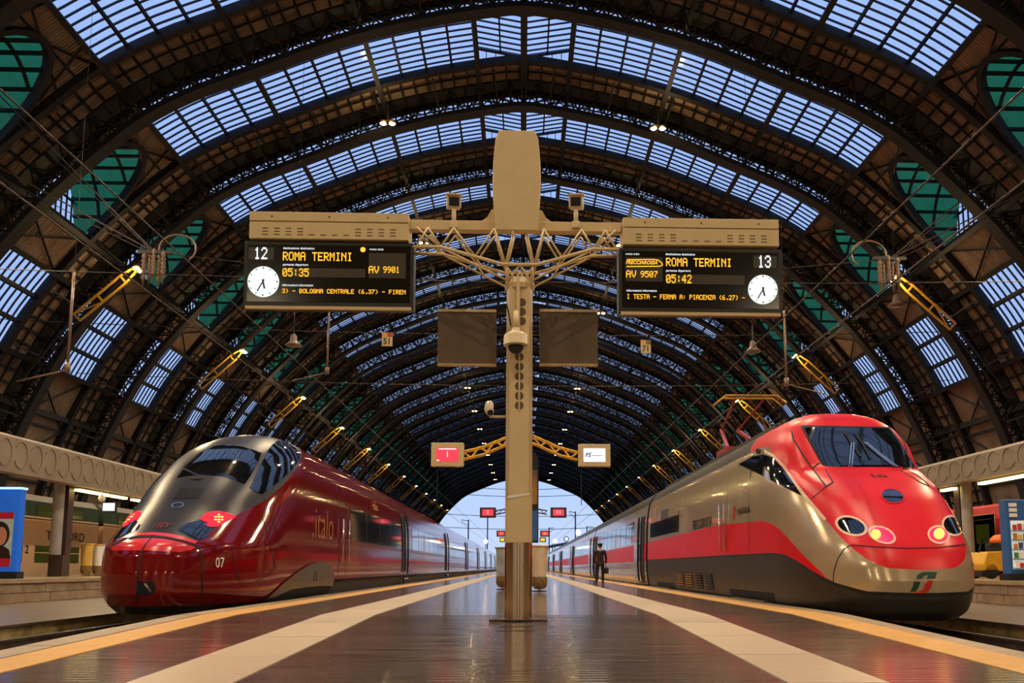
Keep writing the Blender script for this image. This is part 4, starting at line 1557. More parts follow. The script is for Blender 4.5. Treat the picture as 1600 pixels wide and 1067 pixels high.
# straight cars behind
def side_rect(sh, parent, name, y0, y1, z0, z1, m, grow=0.008, n=6, sides=(1, -1)):
    qa, qb = sh.q_of_z(z0), sh.q_of_z(z1)
    out = []
    for s in sides:
        mb = MB()
        r = [sh.sec(qa+(qb-qa)*k/n) for k in range(n+1)]
        mb.grid([[(s*(w_+grow), y, z) for w_, z in r] for y in (y0, y1)])
        out.append(mb.build(name, m, parent, True))
    return out[0]
def open_door(sh, parent, s, y, w_, z0, z1, m):
    """plug door swung out and slid back along the flank"""
    mb = MB()
    n = 10
    qa, qb = sh.q_of_z(z0), sh.q_of_z(z1)
    r = [sh.sec(qa+(qb-qa)*k/n) for k in range(n+1)]
    mb.grid([[(s*(a+0.09), yy, z) for a, z in r]+[(s*(a+0.15), yy, z) for a, z in reversed(r)] for yy in (y, y+w_)], closed=True)
    k = 2*(n+1)
    mb.f += [tuple(range(k)), tuple(range(2*k-1, k-1, -1))]
    d = mb.build('door', m, parent)
    e = MB()
    e.grid([[(s*(a+0.085), yy, z) for a, z in r]+[(s*(a+0.155), yy, z) for a, z in reversed(r)] for yy in (y-0.03, y)], closed=True)
    e.f += [tuple(range(k)), tuple(range(2*k-1, k-1, -1))]
    e.build('door_edge', 'rubber', d)
    return d
ends = [UE, 37.3-AGV_Y]+[37.3+20.1*k-AGV_Y for k in range(1, 10)]
for i, (a, b) in enumerate(zip(ends[:-1], ends[1:])):
    g = 0.14 if i else 0.0
    body = car_shell(AGV, a+g, b-0.14, 0.7, AGV.zmax, 34).build('car_body', 'wine_paint', TL, True)
    end_cap(AGV, b-0.14, 0.7, 'seam_dark', body)
    if i:
        end_cap(AGV, a+g, 0.7, 'seam_dark', body)
    if i:
        gg = MB()
        gg.grid([[(x, y, z) for x, z in [(w_*0.93, z*0.985) for w_, z in (AGV.sec(q/16) for q in range(2, 17))]+[(-w_*0.93, z*0.985) for w_, z in (AGV.sec(q/16) for q in range(15, 1, -1))]] for y in (a-0.16, a+0.16)])
        gg.build('gangway', 'rubber', TL)
        bogie(TL, a)
    MB().box(-1.28, 1.28, a+g, b-0.14, 0.25, 0.72).build('underframe', 'bogie_iron', TL)
    w0, w1 = (24.6-AGV_Y, 34.7-AGV_Y) if i == 0 else (a+1.2, b-2.6)
    nwin = 4 if i == 0 else 7
    side_rect(AGV, body, 'window_band', w0, w1, 1.8, 2.78, 'window_glass')
    for k in range(1, nwin):
        y = w0+(w1-w0)*k/nwin
        side_rect(AGV, body, 'window_pillar', y-0.04, y+0.04, 1.8, 2.78, 'seam_dark', 0.011)
    d0 = b-2.05
    side_rect(AGV, body, 'doorway', d0, d0+0.95, 0.82, 3.3, 'void_black', 0.012, 10)
    for s in (1, -1):
        dl = open_door(AGV, body, s, d0+0.95, 1.0, 0.8, 3.28, 'wine_paint')
    for y in (d0-0.02, d0+0.93):
        side_rect(AGV, body, 'door_gap', y, y+0.07, 0.8, 3.32, 'void_black', 0.016, 10)
    MB().box(1.4, 1.62, d0-0.05, d0+1.0, 0.52, 0.58).box(-1.62, -1.4, d0-0.05, d0+1.0, 0.52, 0.58).build('door_step', 'chrome', body)
bogie(TL, 20.0-AGV_Y)
# crew door with grab rails, lettering on the flank
xs_ = AGV.sec(AGV.q_of_z(2.0))[0]
me = text_mesh('.italo', 1.0, 'gold_letter', 'lettering', 0.002, 0, -0.012)
def flank_text(tr, C, Y0, me, yc, zc_, ln, h, xw, rgt=True):
    """lettering on the flank facing the platform: rgt True = flank on the +X side"""
    xs = [v.co.x for v in me.vertices]
    zs_ = [v.co.z for v in me.vertices]
    me.transform(Matrix.Translation((-(max(xs)+min(xs))/2, 0, -(max(zs_)+min(zs_))/2)))
    me.transform(Matrix.Diagonal((ln/(max(xs)-min(xs)), 1, h/(max(zs_)-min(zs_)), 1)))
    o = link('lettering', me, tr)
    o.location = (xw, yc-Y0, zc_)
    o.rotation_euler = (0, 0, math.pi/2 if rgt else -math.pi/2)
    return o
flank_text(TL, AGV_C, AGV_Y, me, 21.25, 2.1, 2.2, 0.75, xs_+0.012)
me = text_mesh('italo', 1.0, 'gold_letter', 'lettering', 0.002, 0, 0.0)
o = flank_text(TL, AGV_C, AGV_Y, me, 29.0, 3.12, 0.9, 0.3, AGV.sec(AGV.q_of_z(3.12))[0]+0.03)
o.rotation_euler = (-0.22, 0, math.pi/2)
side_rect(AGV, TL, 'crew_door_gap', 23.1-AGV_Y, 23.14-AGV_Y, 0.8, 3.3, 'seam_dark', 0.008, 10)
side_rect(AGV, TL, 'crew_door_gap', 24.0-AGV_Y, 24.04-AGV_Y, 0.8, 3.3, 'seam_dark', 0.008, 10)
for y in (23.35, 24.2):
    MB().tube([(xs_+0.06, y-AGV_Y, 1.15), (xs_+0.06, y-AGV_Y, 2.35)], 0.022, 8).build('grab_rail', 'chrome', TL, True)

# ------------------------------------------------------------------ red and silver train on the right
E5 = lambda x, y: (1140+x/5.335, 640+y/5.335)
E6 = lambda x, y: (1320+x/5.333, 640+y/5.333)
E7 = lambda x, y: (1240+x/5.333, 790+y/5.333)
TR = empty('high_speed_train', (ETR_C, ETR_Y, 0))
tag(TR, 'red-nosed silver high-speed train with a red arrow stripe, right of the platform', 'train')
UR = 31.5-ETR_Y
SE = Skin(ETR, ETR_C, ETR_Y, UR)
zs_c = [(0, 0.56), (0.3, 0.58), (0.5, 0.70), (0.59, 0.79), (0.69, 0.91), (0.8, 1.06), (0.9, 1.18), (1.0, 1.23), (1.02, 1.24), (2, 1.24)]
zr_c = [(0, 0.562), (0.3, 0.582), (0.5, 0.702), (0.56, 0.765), (0.69, 1.10), (0.78, 1.32), (0.9, 1.68), (1.0, 1.92), (1.25, 2.03), (2, 1.95)]
zh_c = [(0, 0.97), (0.15, 1.0), (0.25, 1.12), (0.36, 1.38), (0.44, 1.75), (0.51, 2.17), (0.6, 2.6), (0.7, 2.95), (0.8, 3.25), (0.87, 3.40), (1.0, 3.47), (2, 3.47)]
zl_c = [(v, z+0.055) for v, z in zs_c]
band(ETR, UR, flat(0.18), zs_c, 14).build('skirt', 'skirt_grey', TR, True)
band(ETR, UR, zs_c, zl_c, 2).build('skirt_edge', 'seam_dark', TR, True)
band(ETR, UR, [(v, max(z, b+0.055)) for (v, z), b in zip(zr_c, np.interp([v for v, _ in zr_c], *zip(*zs_c)))], zh_c, 30).build('silver_flank', 'silver_beige', TR, True)
zr_d = [(v, max(z, float(np.interp(v, *zip(*zs_c)))+0.055)) for v, z in zr_c]
band(ETR, UR, zl_c, zr_d, 8, 0.5, 2.0).build('red_stripe', 'arrow_red', TR, True)
band(ETR, UR, zh_c, flat(ETR.zmax), 34, 0.0, 1.0).build('bonnet', 'arrow_red', TR, True)
band(ETR, UR, zh_c, flat(ETR.zmax), 24, 1.0, 2.0).build('roof', 'roof_grey', TR, True)
MB().box(-0.8, 0.8, 2.0, UR, 0.12, 0.3).build('floor_pan', 'void_black', TR)
end_cap(ETR, UR, 0.3, 'seam_dark', TR)
ws = PL(E5, (620, 150), (700, 310), (770, 440), (800, 478))+PL(E6, (0, 485), (400, 487), (582, 483), (520, 395), (440, 258), (362, 157), (0, 150))
patch(SE, TR, 'windscreen', ws, 'dark_glass', 0.012)
fr = PL(E5, (600, 132), (690, 315), (758, 444), (795, 492))+PL(E6, (0, 498), (400, 500), (600, 496), (535, 390), (452, 250), (372, 145), (0, 138))
patch(SE, TR, 'windscreen_frame', fr, 'seam_dark', 0.007, holes=[ws])
for ln in (PL(E6, (50, 285), (30, 490)), PL(E6, (72, 285), (52, 490)), PL(E6, (155, 280), (280, 385), (415, 488)), PL(E6, (175, 282), (300, 385), (438, 488))):
    seam(SE, TR, 'wiper_arm', ln, 'chrome', 0.025, 0.04)
for ln in (PL(E6, (0, 200), (60, 300), (130, 400)), PL(E6, (80, 205), (150, 300), (210, 415))):
    seam(SE, TR, 'wiper_blade', ln, 'black_plastic', 0.05, 0.03)
seam(SE, TR, 'fairing_gap', PL(E5, (515, 175), (530, 240), (600, 360), (690, 490), (805, 640), (860, 605)), 'seam_dark', 0.03, mirror=True)
seam(SE, TR, 'fairing_gap', PL(E5, (690, 490), (750, 445)), 'seam_dark', 0.025, mirror=True)
seam(SE, TR, 'fairing_gap', PL(E5, (860, 605), (800, 500), (740, 400), (660, 260), (595, 140)), 'seam_dark', 0.018, mirror=True)
seam(SE, TR, 'panel_gap', PL(E5, (680, 745), (805, 640)), 'seam_dark', 0.018, mirror=True)
scw = PL(E5, (75, 455), (190, 392), (280, 374), (360, 398), (440, 482), (520, 592), (603, 718), (480, 658), (370, 600), (230, 528))
patch(SE, TR, 'cab_side_window', scw, 'dark_glass', 0.008, mirror=True)
seam(SE, TR, 'pale_trim', PL(E5, (290, 345), (370, 385), (450, 470), (540, 600), (620, 710), (690, 790), (800, 920)), 'ring_cream', 0.05, 0.004, mirror=True)
MB().lathe([(0.03, -0.05), (0.06, 0.0), (0.05, 0.06)], 12, tuple(SE.hit(*E5(255, 345))[0]+Vector((-0.04, 0, 0))), 'y').build('side_camera', 'dark_glass', TR, True)
cw = ellipse(*E6(397, 720), 17.0, 9.6, 12)
patch(SE, TR, 'coupling_window', cw, 'dark_glass', 0.008, 2.5)
seam(SE, TR, 'window_rim', ellipse(*E6(397, 720), 18.5, 11, 12)+[ellipse(*E6(397, 720), 18.5, 11, 12)[0]], 'arrow_red', 0.03, 0.008, step=3)
for (cx_, cy_, rx, ry, rot, kind) in ((482, 170, 140, 80, 18, 'd'), (736, 245, 122, 68, 22, 'r'), (1325, 168, 98, 84, 35, 'd'), (1208, 243, 94, 78, 10, 'y')):
    X_, Y_ = E7(cx_, cy_)
    k = 5.333
    inner = ellipse(X_, Y_, rx*0.83/k, ry*0.78/k, rot)
    patch(SE, TR, 'lamp_ring', ellipse(X_, Y_, rx/k, ry/k, rot), 'ring_cream', 0.009, 3, holes=[inner])
    patch(SE, TR, 'lamp_glass', inner, 'dark_glass' if kind == 'd' else 'lens_red', 0.012, 3)
for (x, y, r_) in ((685, 245, 40), (1208, 240, 45)):
    patch(SE, TR, 'lit_bulb', ellipse(*E7(x, y), r_/5.333, r_/5.333), 'head_glow', 0.022, 2.5)
seam(SE, TR, 'panel_gap', PL(E7, (330, 655), (335, 550), (370, 440), (420, 360), (480, 327)), 'seam_dark', 0.014)
seam(SE, TR, 'panel_gap', PL(E7, (480, 327), (700, 345), (950, 355), (1200, 350), (1435, 322)), 'seam_dark', 0.014)
G1 = PL(E7, (1018, 609), (1035, 572), (1072, 553), (1195, 551), (1178, 610), (1105, 609), (1122, 580), (1088, 584), (1068, 609))
G2 = PL(E7, (1000, 632), (1056, 632), (1045, 668), (1015, 715), (970, 715), (994, 672))
G3 = PL(E7, (962, 729), (1050, 716), (1084, 690), (1094, 650), (1120, 623), (1168, 621), (1150, 650), (1141, 690), (1115, 718), (1072, 731))
for g_, m_ in ((G1, 'logo_green'), (G2, 'logo_green'), (G3, 'logo_red')):
    patch(SE, TR, 'railway_emblem', g_, m_, 0.007, 3)
text_on(SE, TR, 'E 404', E6(225, 552), E6(350, 556), 4.5, 'seam_dark', 0.006)
# loco flank: doors, grilles, lettering
fx = lambda z: ETR.sec(ETR.q_of_z(z))[0]
def yl(y): return y-ETR_Y
for y in (19.2, 19.9, 17.3, 17.32):
    side_rect(ETR, TR, 'panel_gap', yl(y), yl(y)+0.015, 1.3, 3.4, 'seam_dark', 0.006, 10)
for y in (19.33, 19.77):
    MB().tube([(-fx(2)-0.05, yl(y), 1.4), (-fx(2)-0.05, yl(y), 2.5)], 0.018, 8).build('grab_rail', 'chrome', TR, True)
for y0_, y1_, z0_, z1_ in ((25.2, 30.9, 2.1, 2.62),):
    side_rect(ETR, TR, 'flank_window', yl(y0_), yl(y1_), z0_, z1_, 'window_glass', 0.006)
for y0_, y1_, z0_, z1_, m_ in ((27.2, 28.6, 2.62, 2.95, 'fairing_grey'), (25.4, 26.3, 2.62, 2.95, 'silver_beige'), (29.6, 30.6, 2.62, 3.2, 'gold_letter')):
    side_rect(ETR, TR, 'flank_panel', yl(y0_), yl(y1_), z0_, z1_, m_, 0.005)
for k, y in enumerate((22.0, 23.3, 24.6, 20.8)):
    g = side_rect(ETR, TR, 'louvre', yl(y), yl(y)+0.85, 0.45, 0.86, 'void_black', 0.008, sides=(-1,))
    for j in range(6):
        z = 0.48+j*0.065
        MB().box(-fx(z)-0.03, -fx(z)-0.005, yl(y)+0.03, yl(y)+0.82, z, z+0.028).build('louvre_slat', 'gold_letter' if k in (1, 2) else 'fairing_grey', g)
side_rect(ETR, TR, 'bogie_opening', yl(15.9), yl(19.2), 0.19, 0.52, 'void_black', 0.01)
side_rect(ETR, TR, 'bogie_opening', yl(26.2), yl(29.6), 0.19, 0.52, 'void_black', 0.01)
for yb_ in (17.5, 28.0):
    MB().box(-1.5, -1.42, yl(yb_)-1.3, yl(yb_)+1.3, 0.24, 0.36).build('bogie_frame', 'rail_steel', TR)
me = text_mesh('FRECCIAROSSA', 1.0, 'seam_dark', 'lettering', 0.002, 0.25, 0.0)
flank_text(TR, ETR_C, ETR_Y, me, 21.95, 2.17, 2.3, 0.26, -fx(2.17)-0.012, False)
me = text_mesh('TRENITALIA', 1.0, 'seam_dark', 'lettering', 0.002, 0.0, 0.0)
flank_text(TR, ETR_C, ETR_Y, me, 17.75, 2.22, 1.05, 0.13, -fx(2.22)-0.012, False)
MB().prism([(yl(18.62), 2.1), (yl(18.52), 2.1), (yl(18.42), 2.36), (yl(18.52), 2.36)], -fx(2.2)-0.016, -fx(2.2)-0.008, 'yz').build('railway_emblem', 'logo_red', TR)
# coaches
for i in range(8):
    a, b = 31.9+23.4*i-ETR_Y, 31.9+23.4*(i+1)-ETR_Y-0.4
    low = car_shell(ETR, a, b, 0.35, 1.25, 10).build('coach_body', 'silver_beige', TR, True)
    car_shell(ETR, a, b, 1.25, 1.95, 8).build('red_stripe', 'arrow_red', low, True)
    car_shell(ETR, a, b, 1.95, 3.4, 12).build('upper_flank', 'silver_beige', low, True)
    car_shell(ETR, a, b, 3.4, ETR.zmax, 14).build('roof', 'roof_grey', low, True)
    wb = side_rect(ETR, low, 'window_band', a+2.0, b-2.0, 2.02, 2.95, 'window_glass')
    for k in range(1, 9):
        y = a+2+(b-a-4)*k/9
        side_rect(ETR, low, 'window_pillar', y-0.05, y+0.05, 2.02, 2.95, 'seam_dark', 0.011)
    end_cap(ETR, a, 0.35, 'seam_dark', low)
    end_cap(ETR, b, 0.35, 'seam_dark', low)
    for y in (a+0.55, b-1.45):
        side_rect(ETR, low, 'doorway', y, y+0.9, 0.5, 3.0, 'void_black', 0.01, 10)
        open_door(ETR, low, -1, y+0.88, 0.9, 0.5, 3.0, 'silver_beige')
        for yy in (y-0.05, y+0.85):
            side_rect(ETR, low, 'door_gap', yy, yy+0.1, 0.45, 3.05, 'void_black', 0.014, 10)
        MB().box(-1.6, -1.42, y, y+0.9, 0.42, 0.48).build('door_step', 'rail_steel', low)
    MB().box(-1.15, 1.15, b, b+0.42, 0.6, 3.7).build('gangway', 'rubber', TR)
    bogie(TR, a+3.6)
    bogie(TR, b-3.6)
# pantograph on the locomotive roof
mat('panto_red', srgb(150, 45, 50), 0.5, 0.2)
pg = MB()
py_ = yl(22.3)
zr = ETR.zmax
for s in (-0.5, 0.5):
    pg.bar((s, py_+0.3, zr+0.1), (s*0.5, py_+2.1, zr+0.95), 0.09, 0.09)
    pg.tube([(s*0.5, py_+2.1, zr+0.95), (s*0.8, py_-0.2, zr+1.45)], 0.03, 6)
pg.box(-0.7, 0.7, py_-0.3, py_+0.9, zr-0.02, zr+0.12)
pg.build('pantograph_arm', 'panto_red', TR)
pg = MB()
for y in (py_-0.35, py_+0.05):
    pg.tube([(-0.95, y, zr+1.3), (-0.7, y, zr+1.5), (0.7, y, zr+1.5), (0.95, y, zr+1.3)], 0.03, 6)
pg.build('pantograph_head', 'gold_letter', TR)
for k in range(3):
    MB().box(-0.9+k*0.1, -0.84+k*0.1, yl(17.0), yl(30.5), 3.86+k*0.06, 3.98+k*0.06).build('roof_rail', 'roof_grey', TR)
# ------------------------------------------------------------------ monitor gantries further down the platform
mat('red_screen', srgb(225, 60, 85), 0.4, emit=srgb(235, 60, 85), estr=0.75)
mat('orange_red_screen', srgb(225, 60, 45), 0.4, emit=srgb(240, 70, 50), estr=0.9)
mat('white_screen', srgb(235, 240, 250), 0.4, emit=srgb(225, 235, 255), estr=0.8)
mat('yellow_screen', srgb(235, 210, 60), 0.4, emit=srgb(245, 215, 60), estr=0.7)
mat('dark_case', srgb(60, 34, 34), 0.5)
def monitor_gantry(Y, X, label):
    g = empty('monitor_gantry', (X, Y, PZ))
    tag(g, label, 'sign pole', 'poles with monitors along the platform')
    MB().lathe([(0.15, 0.0), (0.15, 1.1), (0.12, 1.12), (0.12, 4.6), (0.05, 4.7)], 16).build('column', 'beige_paint', g, 0.6)
    return g
def truss_arm(g, s, x1, z0, z1, m='yellow_paint'):
    """lattice arm from the pole head (0.12, z0) down and out to (x1, z1)"""
    a, b = Vector((s*0.1, 0, z0)), Vector((s*x1, 0, z1))
    am = MB()
    for y in (-0.12, 0.12):
        am.tube([a+Vector((0, y, 0)), a*0.35+b*0.65+Vector((0, y, -0.05)), b+Vector((0, y, 0.02))], 0.028, 6)
        am.tube([a+Vector((0, y, -0.22)), a*0.35+b*0.65+Vector((0, y, -0.27)), b+Vector((0, y, -0.2))], 0.028, 6)
        n = 7
        for k in range(n):
            p, q = a+(b-a)*(k/n), a+(b-a)*((k+1)/n)
            if k % 2:
                am.tube([p+Vector((0, y, 0)), q+Vector((0, y, -0.22))], 0.016, 5)
            else:
                am.tube([p+Vector((0, y, -0.22)), q+Vector((0, y, 0))], 0.016, 5)
    am.build('lattice_arm', m, g)
def monitor(Y, X0, X1, Z0, Z1, label, case, scr, group=None):
    o = empty('platform_monitor', ((X0+X1)/2, Y-0.2, Z0))
    tag(o, label, 'monitor', group)
    w_, h = (X1-X0)/2, Z1-Z0
    MB().box(-w_, w_, 0, 0.22, 0, h).build('casing', case, o, bevel=0.02)
    s_ = MB().box(-w_*0.68, w_*0.68, -0.008, 0.004, h*0.2, h*0.8).build('screen', scr, o)
    return o, w_, h, s_
g = monitor_gantry(24.0, GX*0.4, 'beige pole with yellow lattice arms right behind the sign pole')
a, b = onY(675, 693, 24), onY(725, 730, 24)
c, d = onY(903, 695, 24), onY(953, 730, 24)
truss_arm(g, -1, -b.x, onY(787, 676, 24).z-PZ, (a.z+b.z)/2-PZ+0.08)
truss_arm(g, 1, c.x, onY(832, 676, 24).z-PZ, (c.z+d.z)/2-PZ+0.08)
o, w_, h, s_ = monitor(24, a.x, b.x, b.z, a.z, 'monitor with a pink-red screen showing a white 1, on the left lattice arm', 'beige_panel', 'red_screen')
link('numeral', text_mesh('1', 0.24, 'white_screen', 'numeral', 0.001), s_, loc=(0, -0.012, h*0.5))
MB().box(-w_*0.55, w_*0.55, -0.012, -0.006, h*0.71, h*0.75).build('caption_bar', 'white_screen', s_)
MB().box(-w_*0.64, -w_*0.5, -0.012, -0.006, h*0.22, h*0.28).build('corner_mark', 'white_screen', s_)
o, w_, h, s_ = monitor(24, c.x, d.x, d.z, c.z, 'monitor with a white screen and railway emblem, on the right lattice arm', 'beige_panel', 'white_screen')
link('emblem', text_mesh('FS', 0.17, 'seam_dark', 'emblem', 0.001, 0.3, 0.004), s_, loc=(-w_*0.42, -0.012, h*0.5))
MB().box(-w_*0.15, w_*0.5, -0.012, -0.006, h*0.47, h*0.49).build('caption_bar', 'fairing_grey', s_)
for x, lab in ((683, 'left'), (908, 'right')):
    p, q = onY(x, 735, 24), onY(x, 790, 24)
    tag(MB().tube([(0, 0, p.z-q.z+0.2), (0, 0, 0)], 0.012, 5).build('hanging_cable', 'rubber', loc=(q.x, 24-0.1, q.z)), 'thin dark cable dangling below the %s monitor' % lab, 'cable')
for Y, boxes, scr, nm in ((50.0, ((750, 775), (860, 885)), 'red_screen', 'second'), (86.0, ((776, 790), (844, 859)), 'orange_red_screen', 'third')):
    g = monitor_gantry(Y, -0.1, '%s monitor pole down the platform, mostly hidden' % nm)
    yt, yb = (793, 809) if Y < 60 else (829, 838.5)
    for (x0, x1), sd in zip(boxes, ('left', 'right')):
        a, b = onY(x0, yt, Y), onY(x1, yb, Y)
        s = -1 if sd == 'left' else 1
        e_ = abs(b.x if s < 0 else a.x)
        truss_arm(g, s, e_-0.1 if e_ > 0.5 else 0.4, a.z-PZ+0.25, (a.z+b.z)/2-PZ+0.1, 'iron')
        o, w_, h, s_ = monitor(Y, a.x, b.x, b.z, a.z, 'small red-lit monitor %s of the pole, %s pair down the platform' % (sd, nm), 'dark_case', scr)
        link('numeral', text_mesh('1' if sd == 'left' else '11', 0.34, 'white_screen', 'numeral', 0.001), s_, loc=(0, -0.012, h*0.5))
    if Y > 60:
        for x0, x1, sd in ((781, 789, 'left'), (843, 853, 'right')):
            a, b = onY(x0, 839.5, Y), onY(x1, 847, Y)
            monitor(Y, a.x, b.x, b.z, a.z, 'small yellow-lit monitor under the third pair on the %s' % sd, 'dark_case', 'yellow_screen')

# poster panel peeping out behind the pole, with waste bags below
o = empty('poster_panel', (0.17, 19.5, PZ))
tag(o, 'tall narrow poster panel with a rounded top behind the sign pole', 'poster panel')
a, b = onY(841.5, 706, 19.5), onY(841.5, 848, 19.5)
x1 = a.x-0.17
prof_ = [(x1*1.0-0.55, b.z-PZ), (x1, b.z-PZ), (x1, a.z-PZ-0.2), (x1-0.04, a.z-PZ-0.06), (x1-0.14, a.z-PZ), (x1-0.41, a.z-PZ), (x1-0.55, a.z-PZ-0.1)]
MB().prism(prof_, -0.06, 0.06, 'xz').build('panel', 'black_plastic', o)
mat('poster_gold', srgb(200, 140, 50), 0.5, 0, 0.4, 3, col2=srgb(90, 70, 60))
mat('poster_blue', srgb(40, 90, 150), 0.5, 0, 0.2, 3)
zz = b.z-PZ
MB().box(x1-0.5, x1-0.03, -0.068, -0.058, zz+0.9, zz+1.7).build('poster', 'poster_gold', o)
MB().box(x1-0.5, x1-0.02, -0.072, -0.062, zz+0.05, zz+0.75).build('poster', 'poster_blue', o)
MB().box(x1-0.32, x1-0.24, -0.04, 0.04, 0, zz+0.02).build('stand', 'iron', o)
mat('bag_plastic', srgb(212, 190, 158), 0.35, 0, 0.12, 6, bump=0.6, bscale=9)
mat('bag_waste', srgb(120, 95, 50), 0.6, 0, 0.5, 14)
def bag_bin(loc, label, scale=1.0, m='bag_plastic', rim='bag_plastic'):
    o = empty('waste_bag_stand', loc)
    tag(o, label, 'waste bin')
    bag = MB()
    rows = []
    for k, (z, r) in enumerate(((1.30, 0.24), (1.26, 0.245), (1.0, 0.22), (0.7, 0.215), (0.42, 0.20), (0.28, 0.21), (0.16, 0.2), (0.08, 0.14), (0.05, 0.02))):
        rows.append([((r+0.014*math.sin(5*a+k*1.3))*math.cos(a)*scale, (r+0.014*math.sin(5*a+k))*math.sin(a)*scale, z*scale) for a in [2*math.pi*j/22 for j in range(22)]])
    bag.grid(rows, closed=True)
    bag.build('bag', m, o, True)
    rows = [[(r*math.cos(a)*scale, r*math.sin(a)*scale, z*scale) for a in [2*math.pi*j/18 for j in range(18)]] for z, r in ((0.42, 0.213), (0.3, 0.226), (0.17, 0.215), (0.08, 0.15))]
    MB().grid(rows, closed=True).build('waste', 'bag_waste', o, True)
    rr = [((0.25)*math.cos(2*math.pi*j/24)*scale, 0.25*math.sin(2*math.pi*j/24)*scale, 1.31*scale) for j in range(25)]
    MB().tube(rr, 0.028*scale, 8, False).build('rim', rim, o, True)
    MB().tube([(0, 0.25*scale, 0), (0, 0.25*scale, 1.3*scale)], 0.02*scale, 6).lathe([(0.22*scale, 0), (0.2*scale, 0.03*scale)], 16, (0, 0.1*scale, 0)).build('stand', 'iron', o)
    return o
p = onZ(843, 924, PZ)
bag_bin((p.x, p.y, PZ), 'translucent pale waste bag on a ring stand right of the sign pole')
p = onZ(786, 921, PZ)
mat('bag_blue', srgb(150, 160, 165), 0.35, 0, 0.25, 3, bump=0.6, bscale=9, col2=srgb(190, 190, 180))
bag_bin((p.x, p.y, PZ), 'bluish waste bag on a ring stand left of the sign pole', 1.0, 'bag_blue', 'bag_blue')

# ------------------------------------------------------------------ the man on the platform
mat('dark_cloth', srgb(26, 20, 22), 0.8, 0, 0.15, 20)
mat('skin', srgb(190, 130, 100), 0.5, 0, 0.06, 10)
mat('shoe_leather', srgb(18, 14, 14), 0.35)
mat('hair_dark', srgb(30, 22, 18), 0.7)
P0 = onZ(938, 911, PZ)
MAN = empty('person', (P0.x, P0.y, PZ), math.radians(-12))
tag(MAN, 'person in dark suit and flat cap seen from behind, holding a black briefcase', 'person')
def skin_mesh(name, verts, edges, radii, m, parent, sub=2, root=0):
    me = bpy.data.meshes.new(name)
    me.from_pydata(verts, edges, [])
    o = link(name, me, parent)
    sk = o.modifiers.new('skin', 'SKIN')
    sk.use_smooth_shade = True
    sv = me.skin_vertices[0].data if me.skin_vertices else None
    if sv is None:
        bm = bmesh.new()
        bm.from_mesh(me)
        bm.verts.layers.skin.verify()
        bm.to_mesh(me)
        bm.free()
        sv = me.skin_vertices[0].data
    for i, r in enumerate(radii):
        sv[i].radius = r if isinstance(r, tuple) else (r, r)
        sv[i].use_root = (i == root)
    s2 = o.modifiers.new('sub', 'SUBSURF')
    s2.levels = s2.render_levels = sub
    me.materials.append(MATS[m])
    return o
# faces +Y (away from the camera); one continuous body
V = [(0, 0, 0.93), (0, 0.0, 1.12), (0, 0.0, 1.32), (0, -0.01, 1.43), (0, 0.0, 1.50), (0, 0.02, 1.58), (0, 0.03, 1.70),
     (-0.10, 0, 0.88), (-0.14, 0.02, 0.49), (-0.17, -0.03, 0.09), (-0.18, 0.1, 0.035),
     (0.10, 0, 0.88), (0.11, 0.03, 0.49), (0.11, 0.02, 0.09), (0.12, 0.15, 0.035),
     (-0.19, 0, 1.40), (-0.27, 0.0, 1.13), (-0.26, 0.08, 0.90), (-0.25, 0.10, 0.81),
     (0.19, 0, 1.40), (0.26, -0.01, 1.13), (0.25, 0.05, 0.89), (0.25, 0.06, 0.80)]
Ed = [(0, 1), (1, 2), (2, 3), (3, 4), (4, 5), (5, 6), (0, 7), (7, 8), (8, 9), (9, 10), (0, 11), (11, 12), (12, 13), (13, 14),
      (3, 15), (15, 16), (16, 17), (17, 18), (3, 19), (19, 20), (20, 21), (21, 22)]
Rd = [(0.13, 0.10), (0.13, 0.09), (0.15, 0.10), (0.12, 0.08), (0.055, 0.055), (0.075, 0.085), (0.06, 0.075),
      0.08, 0.055, 0.04, 0.035, 0.08, 0.055, 0.04, 0.035, 0.055, 0.042, 0.03, 0.03, 0.055, 0.042, 0.03, 0.03]
body = skin_mesh('body', V, Ed, Rd, 'skin', MAN)
# fingers and thumb on each hand
for hx, hy, hz in ((-0.25, 0.10, 0.80), (0.25, 0.06, 0.79)):
    for k in range(4):
        y = hy-0.03+0.02*k
        MB().tube([(hx, y, hz), (hx+0.004, y+0.004, hz-0.04), (hx-0.012*(1 if hx > 0 else -1), y+0.008, hz-0.075-0.006*(k in (1, 2)))], [0.009, 0.0085, 0.007], 6).build('finger', 'skin', body, True)
    MB().tube([(hx, hy+0.03, hz+0.02), (hx-0.015*(1 if hx > 0 else -1), hy+0.055, hz-0.01), (hx-0.02*(1 if hx > 0 else -1), hy+0.05, hz-0.04)], [0.011, 0.01, 0.008], 6).build('thumb', 'skin', body, True)
jk = skin_mesh('jacket', [(0, 0, 0.80), (0, 0, 0.95), (0, 0, 1.12), (0, 0, 1.32), (0, -0.01, 1.43), (0, 0, 1.49), (-0.195, 0, 1.41), (-0.275, 0, 1.13), (-0.262, 0.08, 0.88), (0.195, 0, 1.41), (0.265, -0.01, 1.13), (0.252, 0.05, 0.87)],
               [(0, 1), (1, 2), (2, 3), (3, 4), (4, 5), (4, 6), (6, 7), (7, 8), (4, 9), (9, 10), (10, 11)],
               [(0.19, 0.14), (0.18, 0.135), (0.165, 0.12), (0.19, 0.13), (0.15, 0.1), (0.07, 0.07), 0.075, 0.062, 0.05, 0.075, 0.062, 0.05], 'dark_cloth', MAN, root=2)
